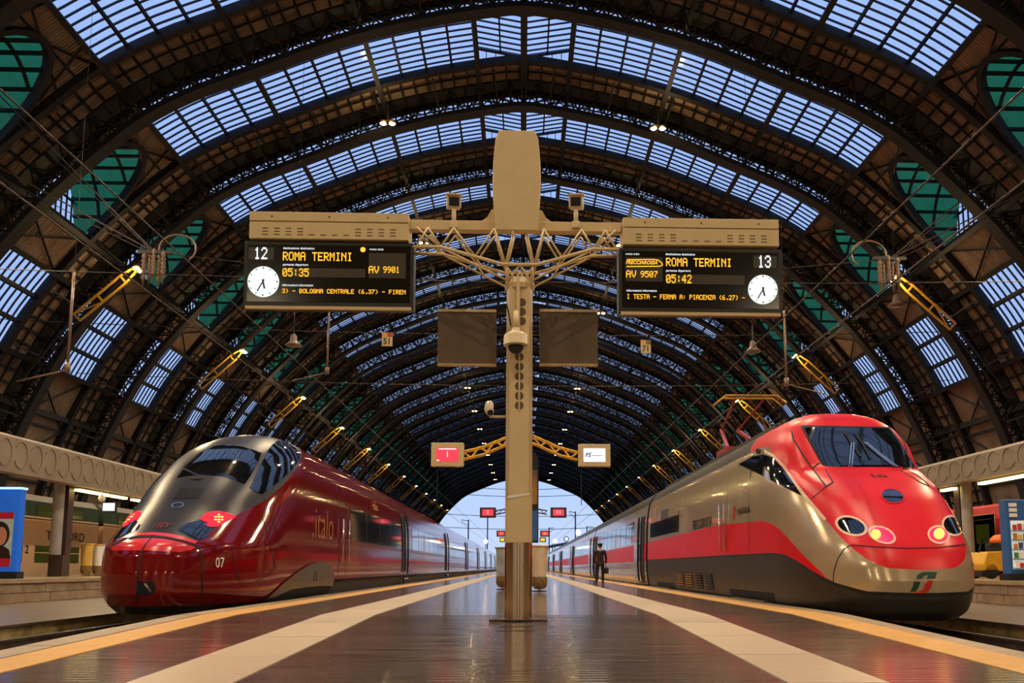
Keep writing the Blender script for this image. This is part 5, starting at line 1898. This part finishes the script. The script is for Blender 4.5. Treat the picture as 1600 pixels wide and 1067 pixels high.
tr_ = skin_mesh('trousers', [(0, 0, 0.95), (-0.10, 0, 0.86), (-0.14, 0.02, 0.49), (-0.17, -0.03, 0.07), (0.10, 0, 0.86), (0.11, 0.03, 0.49), (0.11, 0.02, 0.07)],
                [(0, 1), (1, 2), (2, 3), (0, 4), (4, 5), (5, 6)], [(0.16, 0.12), 0.098, 0.078, 0.065, 0.098, 0.078, 0.065], 'dark_cloth', MAN)
for x, y in ((-0.175, 0.02), (0.115, 0.07)):
    sh_ = MB()
    sh_.grid([[(x+w_*0.055*c_, y+yy, 0.002+h_*max(0, s_)) for c_, s_ in ((1, 0), (0.9, 0.6), (0.4, 1), (-0.4, 1), (-0.9, 0.6), (-1, 0))] for yy, w_, h_ in ((-0.13, 0.6, 0.05), (-0.11, 0.85, 0.09), (-0.03, 0.9, 0.1), (0.06, 1.0, 0.07), (0.13, 0.9, 0.05), (0.17, 0.45, 0.03))])
    sh_.add([(x-0.05, y-0.12, 0), (x+0.05, y-0.12, 0), (x+0.05, y+0.16, 0), (x-0.05, y+0.16, 0)], [(0, 1, 2, 3)])
    sh_.build('shoe', 'shoe_leather', MAN, True)
MB().lathe([(0.088, 1.60), (0.096, 1.66), (0.094, 1.70), (0.05, 1.74)], 18, (0, 0.02, 0)).build('hair', 'hair_dark', MAN, True)
MB().lathe([(0.1, 1.685), (0.108, 1.70), (0.125, 1.745), (0.12, 1.765), (0.05, 1.775)], 20, (0, 0.02, 0)).build('cap', 'dark_cloth', MAN, True)
MB().prism([(-0.085, 0.1), (0.085, 0.1), (0.06, 0.17), (-0.06, 0.17)], 1.682, 1.692, 'xy').build('cap_peak', 'shoe_leather', MAN)
fc = MB()
fc.lathe([(0.012, 0.0), (0.004, 0.03)], 8, (0, 0.105, 1.585), 'y')
fc.build('nose', 'skin', body)
for s in (-1, 1):
    MB().lathe([(0.013, -0.004), (0.013, 0.004)], 10, (s*0.03, 0.1, 1.615), 'y').build('eye', 'white_paint', body)
    MB().lathe([(0.02, -0.006), (0.025, 0.006)], 10, (s*0.083, 0.02, 1.6), 'x').build('ear', 'skin', body)
MB().box(-0.025, 0.025, 0.096, 0.102, 1.54, 1.548).build('mouth', 'logo_red', body)
# a thing in his hand
a = Vector((0.27, 0.07, 0.735))
M_ = Matrix.Translation(MAN.location) @ Matrix.Rotation(math.radians(-12), 4, 'Z')
bl = M_ @ Vector((0.265, 0.07, 0.42))
bc = empty('briefcase', bl, math.radians(-25))
tag(bc, 'small black briefcase hanging from the right hand of the standing man', 'briefcase')
MB().box(-0.05, 0.05, -0.19, 0.19, 0, 0.26).build('case', 'shoe_leather', bc, bevel=0.015)
MB().tube([(0, -0.06, 0.26), (0, -0.05, 0.31), (0, 0.05, 0.31), (0, 0.06, 0.26)], 0.012, 6).build('handle', 'shoe_leather', bc, True)

# ------------------------------------------------------------------ side platforms: canopy beams, posts, strip lights
mat('canopy_concrete', srgb(132, 117, 97), 0.6, 0, 0.12, 1.2)
mat('post_paint', srgb(165, 158, 150), 0.5, 0, 0.1, 2)
mat('post_dark', srgb(60, 42, 40), 0.5)
light_mat('tube_glow', (1.0, 0.74, 0.26), 7.0)
def canopy(s, X, z0, z1, sd, ovy):
    o = struct(empty('canopy_%s' % sd, (s*X, 0, 0)), 'pale platform canopy beam with embossed ovals on the %s' % sd)
    prof_ = [(0, z0), (0, z1-0.1), (s*0.12, z1), (s*4.3, z1+0.15), (s*4.3, z1-0.15), (s*0.5, z0+0.3), (s*0.45, z0)]
    MB().prism(prof_, YB+8, 290, 'xz').build('beam', 'canopy_concrete', o)
    zc_, hh = (z0+z1)/2, (z1-z0)*0.36
    arc = MB().tube([(-s*0.015, 0.36*math.cos(a), zc_+hh*math.sin(a)) for a in [math.radians(-150+300*k/22) for k in range(23)]], 0.015, 5).mesh('oval_moulding', 'canopy_concrete', True)
    y = ovy
    while y < 66:
        link('oval_moulding', arc, o, loc=(0, y, 0))
        y += 0.86
    return o
canopy(-1, 16.5, 4.06, 5.3, 'left', 20.0)
canopy(1, 16.0, 4.12, 5.06, 'right', 18.0)
def canopy_post(X, Y, zb, zt, label, steel=False):
    o = empty('canopy_post', (X, Y, zb))
    tag(o, label, 'post', 'posts under the canopy beams')
    s = 1 if X > 0 else -1
    h = zt-zb
    MB().lathe([(0.2, 0.0), (0.2, h)], 20).build('shaft', 'post_paint', o, 0.6)
    MB().box(-0.22, 0.3, 0.12, 0.5, 0, h).build('rear_casing', 'post_dark', o)
    if steel:
        MB().lathe([(0.215, 0.0), (0.215, 0.85)], 20).build('steel_sleeve', 'steel', o, 0.6)
    else:
        MB().box(-0.1, 0.42, -0.24, 0.1, 0, 0.8).build('base_cladding', 'post_dark', o)
    MB().box(-0.3, 0.3, -0.3, 0.3, h-0.12, h).build('cap', 'iron', o)
names = ['nearest', 'second', 'third', 'fourth', 'fifth', 'sixth', 'seventh', 'eighth']
for k in range(5):
    canopy_post(-17.5, 32.0+12*k, 0.68, 4.45, '%s canopy post on the left side platform' % names[k])
    canopy_post(17.0, 31.2+12*k, 0.66, 4.45, '%s canopy post with a steel foot on the right side platform' % names[k], True)
def tube_light(X, Y0_, Y1_, Z, label):
    o = empty('strip_light', (X, Y0_, Z))
    tag(o, label, 'strip light', 'strip lights under the canopies')
    L = Y1_-Y0_
    MB().box(-0.13, 0.13, 0, L, 0.06, 0.14).build('housing', 'white_paint', o)
    MB().box(-0.1, 0.1, 0.03, L-0.03, -0.02, 0.06).build('tube', 'tube_glow', o)
    MB().tube([(0, L/2, 0.14), (0, L/2, 0.6)], 0.02, 6).build('hanger', 'iron', o)
k = 0
for x0, x1, yy in ((121, 163, 752), (164, 197, 760), (208, 234, 769)):
    Xs = -17.0
    a, b = onX(x0, yy-4, Xs), onX(x1, yy+4, Xs)
    tube_light(Xs, a.y, b.y, 3.93, '%s glowing strip light from the viewer under the left canopy' % names[k])
    k += 1
for i in range(6):
    tube_light(-17.0, 44+i*5, 46+i*5, 3.93, '%s strip light beyond the red train under the left canopy' % names[i])
a, b = onX(1600, 738, 16.6), onX(1531, 749, 16.6)
tube_light(16.6, a.y-3.0, b.y, 4.0, 'long nearest strip light under the right canopy')
a, b = onX(1492, 757, 16.6), onX(1472, 763, 16.6)
tube_light(16.6, a.y, b.y, 4.0, 'second strip light under the right canopy, beside the red nose')
for i in range(5):
    tube_light(16.6, 46+i*6, 48.5+i*6, 4.0, '%s strip light beyond the silver train under the right canopy' % names[i])

# ------------------------------------------------------------------ double-deck train at the far left
mat('regional_white', srgb(232, 196, 160), 0.4, 0, 0.05, 2)
mat('regional_green', srgb(50, 74, 60), 0.45, 0, 0.15, 2)
mat('regional_roof', srgb(110, 100, 88), 0.5, 0, 0.1, 2)
mat('lit_window', srgb(70, 84, 36), 0.15, 0, 0.6, 1.3, emit=srgb(150, 150, 50), estr=0.06, col2=srgb(30, 46, 34))
RX = -21.9
RT = empty('double_deck_train', (RX, 18, 0))
tag(RT, 'cream and green double-deck train behind the left side platform', 'train')
for i in range(4):
    y0_, y1_ = i*26.4, i*26.4+25.9
    prof_ = [(0, 0.6), (0, 3.17), (0, 3.3), (-0.08, 4.0), (-0.35, 4.3), (-1.4, 4.42), (-2.5, 4.3), (-2.8, 4.0), (-2.85, 0.6)]
    b0 = MB().prism([p for p in prof_ if p[1] <= 3.3][:3]+[(-2.85, 3.3), (-2.85, 0.6)], y0_, y1_, 'xz').build('car_body', 'regional_white', RT)
    MB().prism([(0.006, 3.17), (-0.075, 4.0), (-2.78, 4.0), (-2.856, 3.17)], y0_, y1_, 'xz').build('upper_deck', 'regional_green', b0)
    MB().prism([(-0.08, 4.0), (-0.35, 4.3), (-1.4, 4.42), (-2.5, 4.3), (-2.78, 4.0)], y0_, y1_, 'xz').build('roof', 'regional_roof', b0)
    for k in range(10):
        yy = y0_+1.6+k*2.35
        if i > 1 and k % 2: continue
        w1_ = MB().box(-0.03, 0.012, yy, yy+1.5, 3.36, 3.8).build('upper_window', 'lit_window', b0)
        MB().box(0.0, 0.016, yy-0.05, yy+1.55, 3.56, 3.6).build('transom', 'regional_green', w1_)
        w2_ = MB().box(-0.03, 0.012, yy, yy+1.4, 1.22, 2.0).build('lower_window', 'lit_window', b0)
        MB().box(0.0, 0.016, yy-0.04, yy+1.44, 1.66, 1.7).build('transom', 'regional_white', w2_)
    MB().box(-2.6, -0.25, y0_+0.4, y1_-0.4, 0.1, 0.62).build('underframe', 'bogie_iron', RT)
    MB().box(-2.2, -0.6, y1_, y1_+0.5, 1.0, 3.6).build('gangway', 'rubber', RT)
def wall_text(t, parent, size, m, loc, sx=1.0, bold=0.01):
    me = text_mesh(t, size, m, 'lettering', 0.002, 0, bold, sx=sx)
    o = link('lettering', me, parent, loc=loc)
    o.rotation_euler = (0, 0, math.pi/2)
    return o
a, b = onX(72, 834, RX), onX(131, 842, RX)
me = text_mesh('TRENORD', 1.0, 'seam_dark', 'lettering', 0.002, 0, 0.0)
flank_text(RT, RX, 18, me, (a.y+b.y)/2, (a.z+b.z)/2, b.y-a.y, 0.42, 0.02)
p = onX(41.5, 859, RX)
wall_text('2', RT, 0.5, 'seam_dark', (0.02, p.y-18, p.z))
# red coach at the far right
mat('coach_red', srgb(205, 40, 45), 0.4, 0, 0.08, 2)
RC = empty('red_coach_train', (21.4, 16, 0))
tag(RC, 'red coaches with white door frames behind the right side platform', 'train')
for i in range(4):
    y0_, y1_ = i*26.4, i*26.4+25.9
    b0 = MB().prism([(0, 0.7), (-0.04, 1.9), (0, 3.2), (0.25, 3.8), (1.4, 4.05), (2.6, 3.8), (2.85, 3.2), (2.85, 0.7)], y0_, y1_, 'xz').build('car_body', 'coach_red', RC)
    for yd in (2.2, 10.2, 20.9):
        f = MB()
        f.box(-0.06, 0.0, yd, yd+0.28, 1.1, 3.4).box(-0.06, 0.0, yd+1.9, yd+2.18, 1.1, 3.4).box(-0.06, 0.0, yd, yd+2.18, 3.2, 3.45)
        fo = f.build('door_frame', 'regional_white', b0, bevel=0.03)
        MB().box(-0.045, 0.0, yd+0.28, yd+1.9, 1.1, 3.2).build('door', 'regional_green', fo)
        MB().box(-0.055, 0.0, yd+0.5, yd+1.6, 2.1, 3.0).build('door_window', 'lit_window', fo)
    for yw in (5.2, 7.6, 13.2, 15.6, 18.0):
        MB().box(-0.05, 0.0, yw, yw+1.7, 2.0, 2.9).build('window', 'window_glass', b0)
    MB().box(0.2, 2.6, y0_+0.4, y1_-0.4, 0.1, 0.72).build('underframe', 'bogie_iron', RC)
    MB().box(0.6, 2.2, y1_, y1_+0.5, 1.0, 3.6).build('gangway', 'rubber', RC)

# ------------------------------------------------------------------ things on the left side platform
mat('ad_blue', srgb(28, 80, 170), 0.3, emit=srgb(40, 110, 220), estr=0.35)
mat('ad_red', srgb(150, 20, 35), 0.4, emit=srgb(160, 20, 40), estr=0.25)
mat('ad_pale', srgb(150, 160, 150), 0.4, emit=srgb(150, 160, 150), estr=0.2)
mat('ad_skin', srgb(170, 110, 80), 0.5, emit=srgb(170, 110, 80), estr=0.15)
mat('ad_hair', srgb(36, 22, 18), 0.5)
light_mat('ad_glow', (0.3, 0.62, 1.0), 2.2)
o = empty('advert_lightbox', (onY(29, 830, 25.2).x-0.78, 25.2, 0.68))
tag(o, 'blue lit advert box with a portrait poster at the left edge', 'advert')
MB().box(-0.85, 0.78, 0, 0.25, 0.2, 2.66).build('cabinet', 'ad_blue', o, bevel=0.02)
MB().box(-0.88, 0.81, -0.05, 0.27, 2.64, 2.7).build('top_light', 'ad_glow', o)
MB().box(-0.9, 0.85, -0.05, 0.3, 0.0, 0.2).build('plinth', 'iron_dark', o)
pf = MB().box(-0.7, 0.62, -0.02, 0.0, 0.35, 1.95).build('poster', 'ad_pale', o)
MB().box(-0.7, 0.62, -0.026, -0.02, 1.76, 1.95).build('poster_border', 'ad_red', pf)
MB().box(-0.7, 0.62, -0.026, -0.02, 0.35, 0.6).build('poster_border', 'ad_red', pf)
MB().prism(ellipse(0.26, 1.3, 0.28, 0.38, 0, 24), -0.03, -0.02, 'xz').build('printed_hair', 'ad_hair', pf)
MB().prism(ellipse(0.3, 1.25, 0.17, 0.27, 0, 24), -0.036, -0.03, 'xz').build('printed_face', 'ad_skin', pf)
MB().prism([(-0.2, 0.6), (-0.05, 0.85), (0.15, 0.95), (0.4, 0.95), (0.55, 0.86), (0.62, 0.6)], -0.03, -0.02, 'xz').build('printed_shoulders', 'ad_hair', pf)
mat('bag_yellow', srgb(205, 165, 70), 0.4, 0, 0.15, 5, bump=0.6, bscale=9)
p = onX(134, 897, -17.2)
bag_bin((-17.2, p.y, 0.68), 'yellow waste bag on a ring stand on the left side platform', 0.95, 'bag_yellow', 'bag_yellow')
p = onX(152, 897, -17.2)
bag_bin((-17.2, p.y, 0.68), 'white waste bag beside the yellow one on the left side platform', 0.95, 'white_paint', 'bag_yellow')
a = onX(170, 792, -16.9)
o = empty('hanging_monitor', (-16.9, a.y, a.z))
tag(o, 'small white-lit monitor hanging under the left canopy', 'monitor')
MB().box(-0.28, 0.28, 0, 0.12, -0.2, 0.2).build('casing', 'black_plastic', o)
MB().box(-0.24, 0.24, -0.01, 0.0, -0.16, 0.16).build('screen', 'white_screen', o)
MB().tube([(0, 0.06, 0.2), (0, 0.06, 4.0-a.z)], 0.02, 6).build('hanger', 'iron', o)
a = onX(159, 779, -16.72)
o = empty('globe_speaker', (-16.72, a.y, a.z))
tag(o, 'pale globe loudspeaker hanging under the left canopy', 'loudspeaker')
MB().lathe([(0.02, -0.14), (0.1, -0.1), (0.14, 0.0), (0.1, 0.1), (0.03, 0.14)], 14).build('globe', 'white_paint', o, True)
MB().tube([(0, 0, 0.13), (0, 0, 0.55)], 0.02, 6).box(-0.1, 0.1, -0.08, 0.08, 0.42, 0.6).build('hanger', 'white_paint', o)
# ------------------------------------------------------------------ things on the right side platform
o = empty('vending_machine', (onY(1575, 850, 22.3).x, 22.3, 0.66))
tag(o, 'blue vending machine with a lit glass front at the right edge', 'vending machine')
MB().box(0.0, 1.3, 0, 0.34, 0.16, 2.2).build('cabinet', 'poster_blue', o, bevel=0.02)
MB().box(-0.06, 1.36, -0.06, 0.4, 0, 0.18).build('plinth', 'iron_dark', o)
gl_ = MB().box(0.1, 1.0, -0.02, 0.0, 0.3, 1.62).build('lit_front', mat('vend_light', srgb(200, 205, 190), 0.3, emit=srgb(210, 220, 215), estr=0.45), o)
vc = [mat('pack_%d' % k, srgb(*c), 0.5) for k, c in enumerate(((190, 60, 50), (220, 190, 80), (70, 130, 70), (235, 230, 220), (60, 70, 120), (200, 120, 60)))]
for r in range(5):
    for k in range(6):
        random.seed(r*9+k)
        MB().box(0.14+k*0.14, 0.14+k*0.14+0.1, -0.06, -0.02, 0.34+r*0.255, 0.34+r*0.255+random.uniform(0.12, 0.2)).build('snack_pack', vc[random.randrange(6)], gl_)
    MB().box(0.1, 1.0, -0.07, -0.02, 0.31+r*0.255, 0.33+r*0.255).build('shelf', 'iron', gl_)
for k in range(3):
    MB().box(0.08, 0.3, -0.02, 0.0, 1.72+k*0.14, 1.82+k*0.14).build('header_plate', 'white_paint', o)
random.seed(11)
p = onX(1560, 903, 15.2)
o = empty('floor_cleaner', (15.2, p.y, 0.66), 0.15)
o.scale = (1.1, 1.1, 1.15)
tag(o, 'yellow and black floor-cleaning machine with an orange hood beside the vending machine', 'cleaning machine')
MB().prism([(-0.7, 0.2), (0.75, 0.2), (0.75, 0.55), (0.2, 0.62), (-0.1, 0.75), (-0.62, 0.72), (-0.75, 0.4)], -0.4, 0.4, 'xz').build('body', 'yellow_paint', o, bevel=0.04)
MB().box(-0.1, 0.75, -0.38, 0.38, 0.58, 0.98).build('tank', 'iron_dark', o, bevel=0.05)
MB().lathe([(0.3, 0.98), (0.28, 1.1), (0.16, 1.2), (0.03, 1.22)], 18, (0.15, 0, 0)).build('hood', mat('hood_orange', srgb(235, 110, 25), 0.45), o, True)
MB().tube([(-0.6, 0, 0.7), (-0.45, 0, 1.05)], 0.03, 8).lathe([(0.16, 1.05), (0.17, 1.08)], 16, (-0.42, 0, 0)).build('steering_wheel', 'iron_dark', o)
for x, y in ((-0.5, -0.34), (-0.5, 0.34), (0.5, -0.34), (0.5, 0.34)):
    MB().lathe([(0.2, -0.06), (0.21, 0.0), (0.2, 0.06)], 16, (x, y, 0.2), 'y').build('wheel', 'rubber', o)
MB().box(-0.85, -0.6, -0.42, 0.42, 0.05, 0.2).build('brush_deck', 'iron_dark', o)
# ------------------------------------------------------------------ overhead line inside the hall
mat('wire', srgb(70, 58, 48), 0.5, 0.5)
mat('porcelain', srgb(120, 95, 75), 0.3)
def wire(pts, r, label, cat='cable', sag=0.0, group=None, name='overhead_wire'):
    pts = [Vector(p) for p in pts]
    if sag and len(pts) == 2:
        a, b = pts
        pts = [a+(b-a)*t-Vector((0, 0, sag*4*t*(1-t))) for t in [k/14 for k in range(15)]]
    base = pts[0].copy()
    o = MB().tube([p-base for p in pts], r, 5).build(name, 'wire', loc=base)
    return tag(o, label, cat, group)
for X, sd in ((-6.5, 'left'), (6.2, 'right')):
    wire([(X, 8, 5.75), (X, 360, 5.75)], 0.016, 'thin contact wire running along above the %s train' % sd)
    wire([(X, 8, 6.9), (X, 360, 6.9)], 0.016, 'thin upper wire running along above the %s train' % sd)
# cross-spans between the arches
for Y, ypx, nm in ((33.0, 437, 'upper'), (49.0, 521, 'number-plate'), (60.0, 601, 'lower')):
    z = onY(815, ypx, Y).z
    X = zroof(z)-0.3
    wire([(-X, Y, z+0.6), (X, Y, z+0.6)], 0.02 if Y < 40 else 0.026, '%s cross wire spanning the hall between the roof flanks' % nm, sag=0.7)
# suspension cables with their insulator hubs, both flanks
for s, sd, hub, ends_ in ((-1, 'left', (243, 395), ((0, 150), (0, 262))), (1, 'right', (1390, 405), ((1600, 232), (1600, 300)))):
    Y = 38.0
    H = onY(*hub, Y)
    for k, e_ in enumerate(ends_):
        P = onY(*e_, Y)
        Q = H+(P-H)*1.0
        while zroof(min(34, Q.z)) > abs(Q.x)+0.4 and Q.z < 33:
            Q = Q+(P-H)*0.02
        wire([H, Q], 0.035, '%s stay cable from the %s roof flank to its insulator cluster' % (('upper', 'lower')[k], sd))
        wire([H+Vector((0, 0.4, -0.1)), Q+Vector((0, 0.5, -0.5))], 0.02, 'thin twin of the %s stay cable on the %s' % (('upper', 'lower')[k], sd))
    o = empty('insulator_cluster', H)
    tag(o, 'cluster of brown insulators and looped cable under the %s roof flank' % sd, 'insulator')
    for k in range(5):
        MB().lathe([(0.05, 0)]+[q for j in range(6) for q in ((0.13, -0.2-j*0.2), (0.06, -0.28-j*0.2))]+[(0.03, -1.6)], 8, (-0.5+0.22*k, 0.1*(k % 2), 0.1*(k % 3))).build('insulator', 'porcelain', o, True)
    lp = [(-s*(0.1)+s*0.85*math.cos(a)-s*0.9, 0, 0.2+0.7*math.sin(a)) for a in [math.radians(-30+260*k/18) for k in range(19)]]
    MB().tube(lp, 0.045, 6).build('looped_cable', 'porcelain', o, True)
    MB().box(-0.8, 0.8, -0.06, 0.06, -0.05, 0.12).build('yoke', 'iron', o)
    inner = H+Vector((-s*10.5, 0, -1.2))
    wire([H, (H.x-s*9.0, Y, H.z-0.9), inner], 0.02, 'thin wire running inwards from the %s insulator cluster' % sd)
# drop tubes with registration arms
for (x0, y0_), (x1, y1_), Y, nm in (((116.5, 423), (105, 578), 34.0, 'far left'), ((513, 484), (511, 582), 48.0, 'left, behind the display'), ((1226.5, 485), (1229, 600), 40.0, 'right, behind the display')):
    a, b = onY(x0, y0_, Y), onY(x1, y1_, Y)
    o = empty('drop_tube', (b.x, Y, b.z))
    tag(o, 'vertical drop tube for the overhead line, %s' % nm, 'mast')
    MB().tube([(0, 0, 0), (0, 0, a.z-b.z)], 0.06, 8).build('tube', 'porcelain', o, True)
    MB().tube([(0, 0, -0.1), (0, 0, 0.3)], 0.12, 10).build('insulator', 'porcelain', o, True)
    s = 1 if b.x < 0 else -1
    MB().tube([(0, 0, 0.0), (-s*1.2, 0, -0.3), (-s*2.0, 0, -0.5)], 0.03, 6).build('registration_arm', 'porcelain', o, True)
    MB().tube([(0, 0, a.z-b.z), (0, 0, zz_-b.z if (zz_ := float(np.interp(abs(b.x), _S[:, 0], _S[:, 1]))-0.8) else 1)], 0.008, 5).build('suspension_wire', 'wire', o)
# square plates hung on the cross wire
mat('plate_cream', srgb(190, 165, 110), 0.5)
mat('plate_red', srgb(170, 60, 25), 0.5)
mat('plate_orange', srgb(215, 150, 80), 0.5)
mat('plate_olive', srgb(110, 105, 45), 0.5)
for (x0, x1, y0_, y1_), txt, c1, c2, lab in (((597, 613, 519, 541), '51', 'plate_orange', 'plate_red', 'square plate with a red corner hung on the cross wire, left of the pole'),
                                             ((1001, 1017, 531, 552), '71', 'plate_orange', 'plate_olive', 'square plate with an olive corner hung on the cross wire, right of the pole')):
    Y = 48.9
    a, b = onY(x0, y0_, Y), onY(x1, y1_, Y)
    o = empty('number_plate', (a.x, Y, b.z))
    tag(o, lab, 'plate')
    w_, h = b.x-a.x, a.z-b.z
    MB().box(0, w_, -0.02, 0.02, 0, h*0.66).build('plate', 'plate_cream', o)
    MB().box(0, w_*0.52, -0.02, 0.02, h*0.66, h).build('plate', c1, o)
    MB().box(w_*0.52, w_, -0.02, 0.02, h*0.66, h).build('plate', c2, o)
    link('numeral', text_mesh(txt, h*0.62, 'seam_dark', 'numeral', 0.002, 0, 0.008, sx=0.9), o, loc=(w_/2, -0.026, h*0.33))
    MB().tube([(w_/2, 0, h), (w_/2, 0, h+0.35)], 0.02, 5).build('hook', 'iron', o)
# bell-shaped loudspeakers
for x, y, lab in ((459, 530, 'left'), (1176, 540, 'right'), (1400, 468, 'far right, below the lamp arm')):
    a = onY(x, y, 46.0)
    o = empty('bell_speaker', a)
    tag(o, 'bell-shaped loudspeaker hanging from the roof, %s' % lab, 'loudspeaker')
    MB().lathe([(0.5, -0.35), (0.42, -0.3), (0.2, -0.1), (0.16, 0.2), (0.06, 0.3)], 16).build('bell', 'porcelain', o, True)
    MB().tube([(0, 0, 0.2), (0, 0, 1.2)], 0.03, 6).build('stem', 'iron', o)
    MB().tube([(0, 0, 1.2), (0, 0, float(np.interp(abs(a.x), _S[:, 0], _S[:, 1]))-a.z-0.9)], 0.012, 5).build('suspension_wire', 'wire', o)

# ------------------------------------------------------------------ beyond the mouth of the hall
mat('mast_grey', srgb(70, 74, 84), 0.6)
mat('distant_roof', srgb(72, 76, 96), 0.7)
light_mat('yard_glow', (1.0, 0.82, 0.5), 12.0)
def mast(x, y0_, y1_, Y, label, arm=0):
    a, b = onY(x, y0_, Y), onY(x, y1_, Y)
    o = empty('catenary_mast', (a.x, Y, -0.9))
    tag(o, label, 'mast', 'masts in the yard')
    MB().bar((0, 0, 0), (0, 0, a.z+0.9), 0.5, 0.5).build('post', 'mast_grey', o)
    if arm:
        MB().bar((0, 0, a.z+0.4), (arm, 0, a.z+0.9), 0.25, 0.25).bar((0, 0, a.z-1.6), (arm, 0, a.z+0.3), 0.2, 0.2).build('cantilever', 'mast_grey', o)
mast(732, 812, 880, 340, 'mast with a short arm just right of the wine-red train', -3.0)
mast(762, 800, 880, 360, 'thin mast left of the pole above the platform end', 2.0)
mast(899, 799, 880, 322, 'tall mast in the yard right of the second red monitor', -2.5)
mast(917, 822, 880, 420, 'short mast near the silver train in the yard', 3.0)
mast(858, 824, 880, 380, 'thin mast between the right red monitors', 2.0)
def yard_lamp(x, y, Y, r, label):
    a = onY(x, y, Y)
    o = empty('yard_lamp', (a.x, Y, -0.9))
    tag(o, label, 'lamp', 'bright lamps in the yard')
    MB().bar((0, 0, 0), (0, 0, a.z+0.9), 0.3, 0.3).build('post', 'mast_grey', o)
    MB().lathe([(0.05, -r), (r*0.7, -r*0.7), (r, 0), (r*0.7, r*0.7), (0.05, r)], 14, (0, -0.4, a.z+0.9)).build('glowing_head', 'yard_glow', o, True)
yard_lamp(759, 846, 330, 0.8, 'glowing yard lamp beside the wine-red train roof')
yard_lamp(903, 832, 330, 1.1, 'largest glowing yard lamp, right of the pole')
yard_lamp(867, 845, 330, 0.8, 'glowing yard lamp under the right red monitors')
o = empty('yard_canopy', (onY(875, 870, 345).x, 345, -0.9))
tag(o, 'low dark canopy roof in the yard beyond the platform end', 'canopy')
z = onY(875, 850, 345).z+0.9
MB().prism([(-5, z-0.6), (8, z+1.8), (8, z+1.0), (-5, z-1.4)], 0, 22, 'xz').build('roof', 'distant_roof', o)
for x in (-3, 2, 6.5):
    MB().box(x-0.2, x+0.2, 2, 2.4, 0, z).build('post', 'mast_grey', o)
o = empty('yard_clock', (onY(885, 842, 335).x, 335, -0.9))
tag(o, 'round white clock on a post in the yard', 'clock')
z = onY(885, 842, 335).z+0.9
MB().bar((0, 0, 0), (0, 0, z), 0.2, 0.2).build('post', 'mast_grey', o)
MB().lathe([(1.1, -0.2), (1.1, 0.2)], 20, (0, 0, z), 'y').build('rim', 'mast_grey', o)
MB().lathe([(0.75, -0.26), (0.75, -0.2)], 20, (0, 0, z), 'y').build('dial', 'white_screen', o)
for k, y_ in enumerate((764, 775, 806, 826)):
    z = onY(815, y_, 289.0).z
    X = zroof(z)-0.2
    wire([(-X, 289.0, z+0.8), (X, 289.0, z+0.8)], 0.1, '%s wire from the top across the far mouth of the hall' % names[k], sag=1.0)
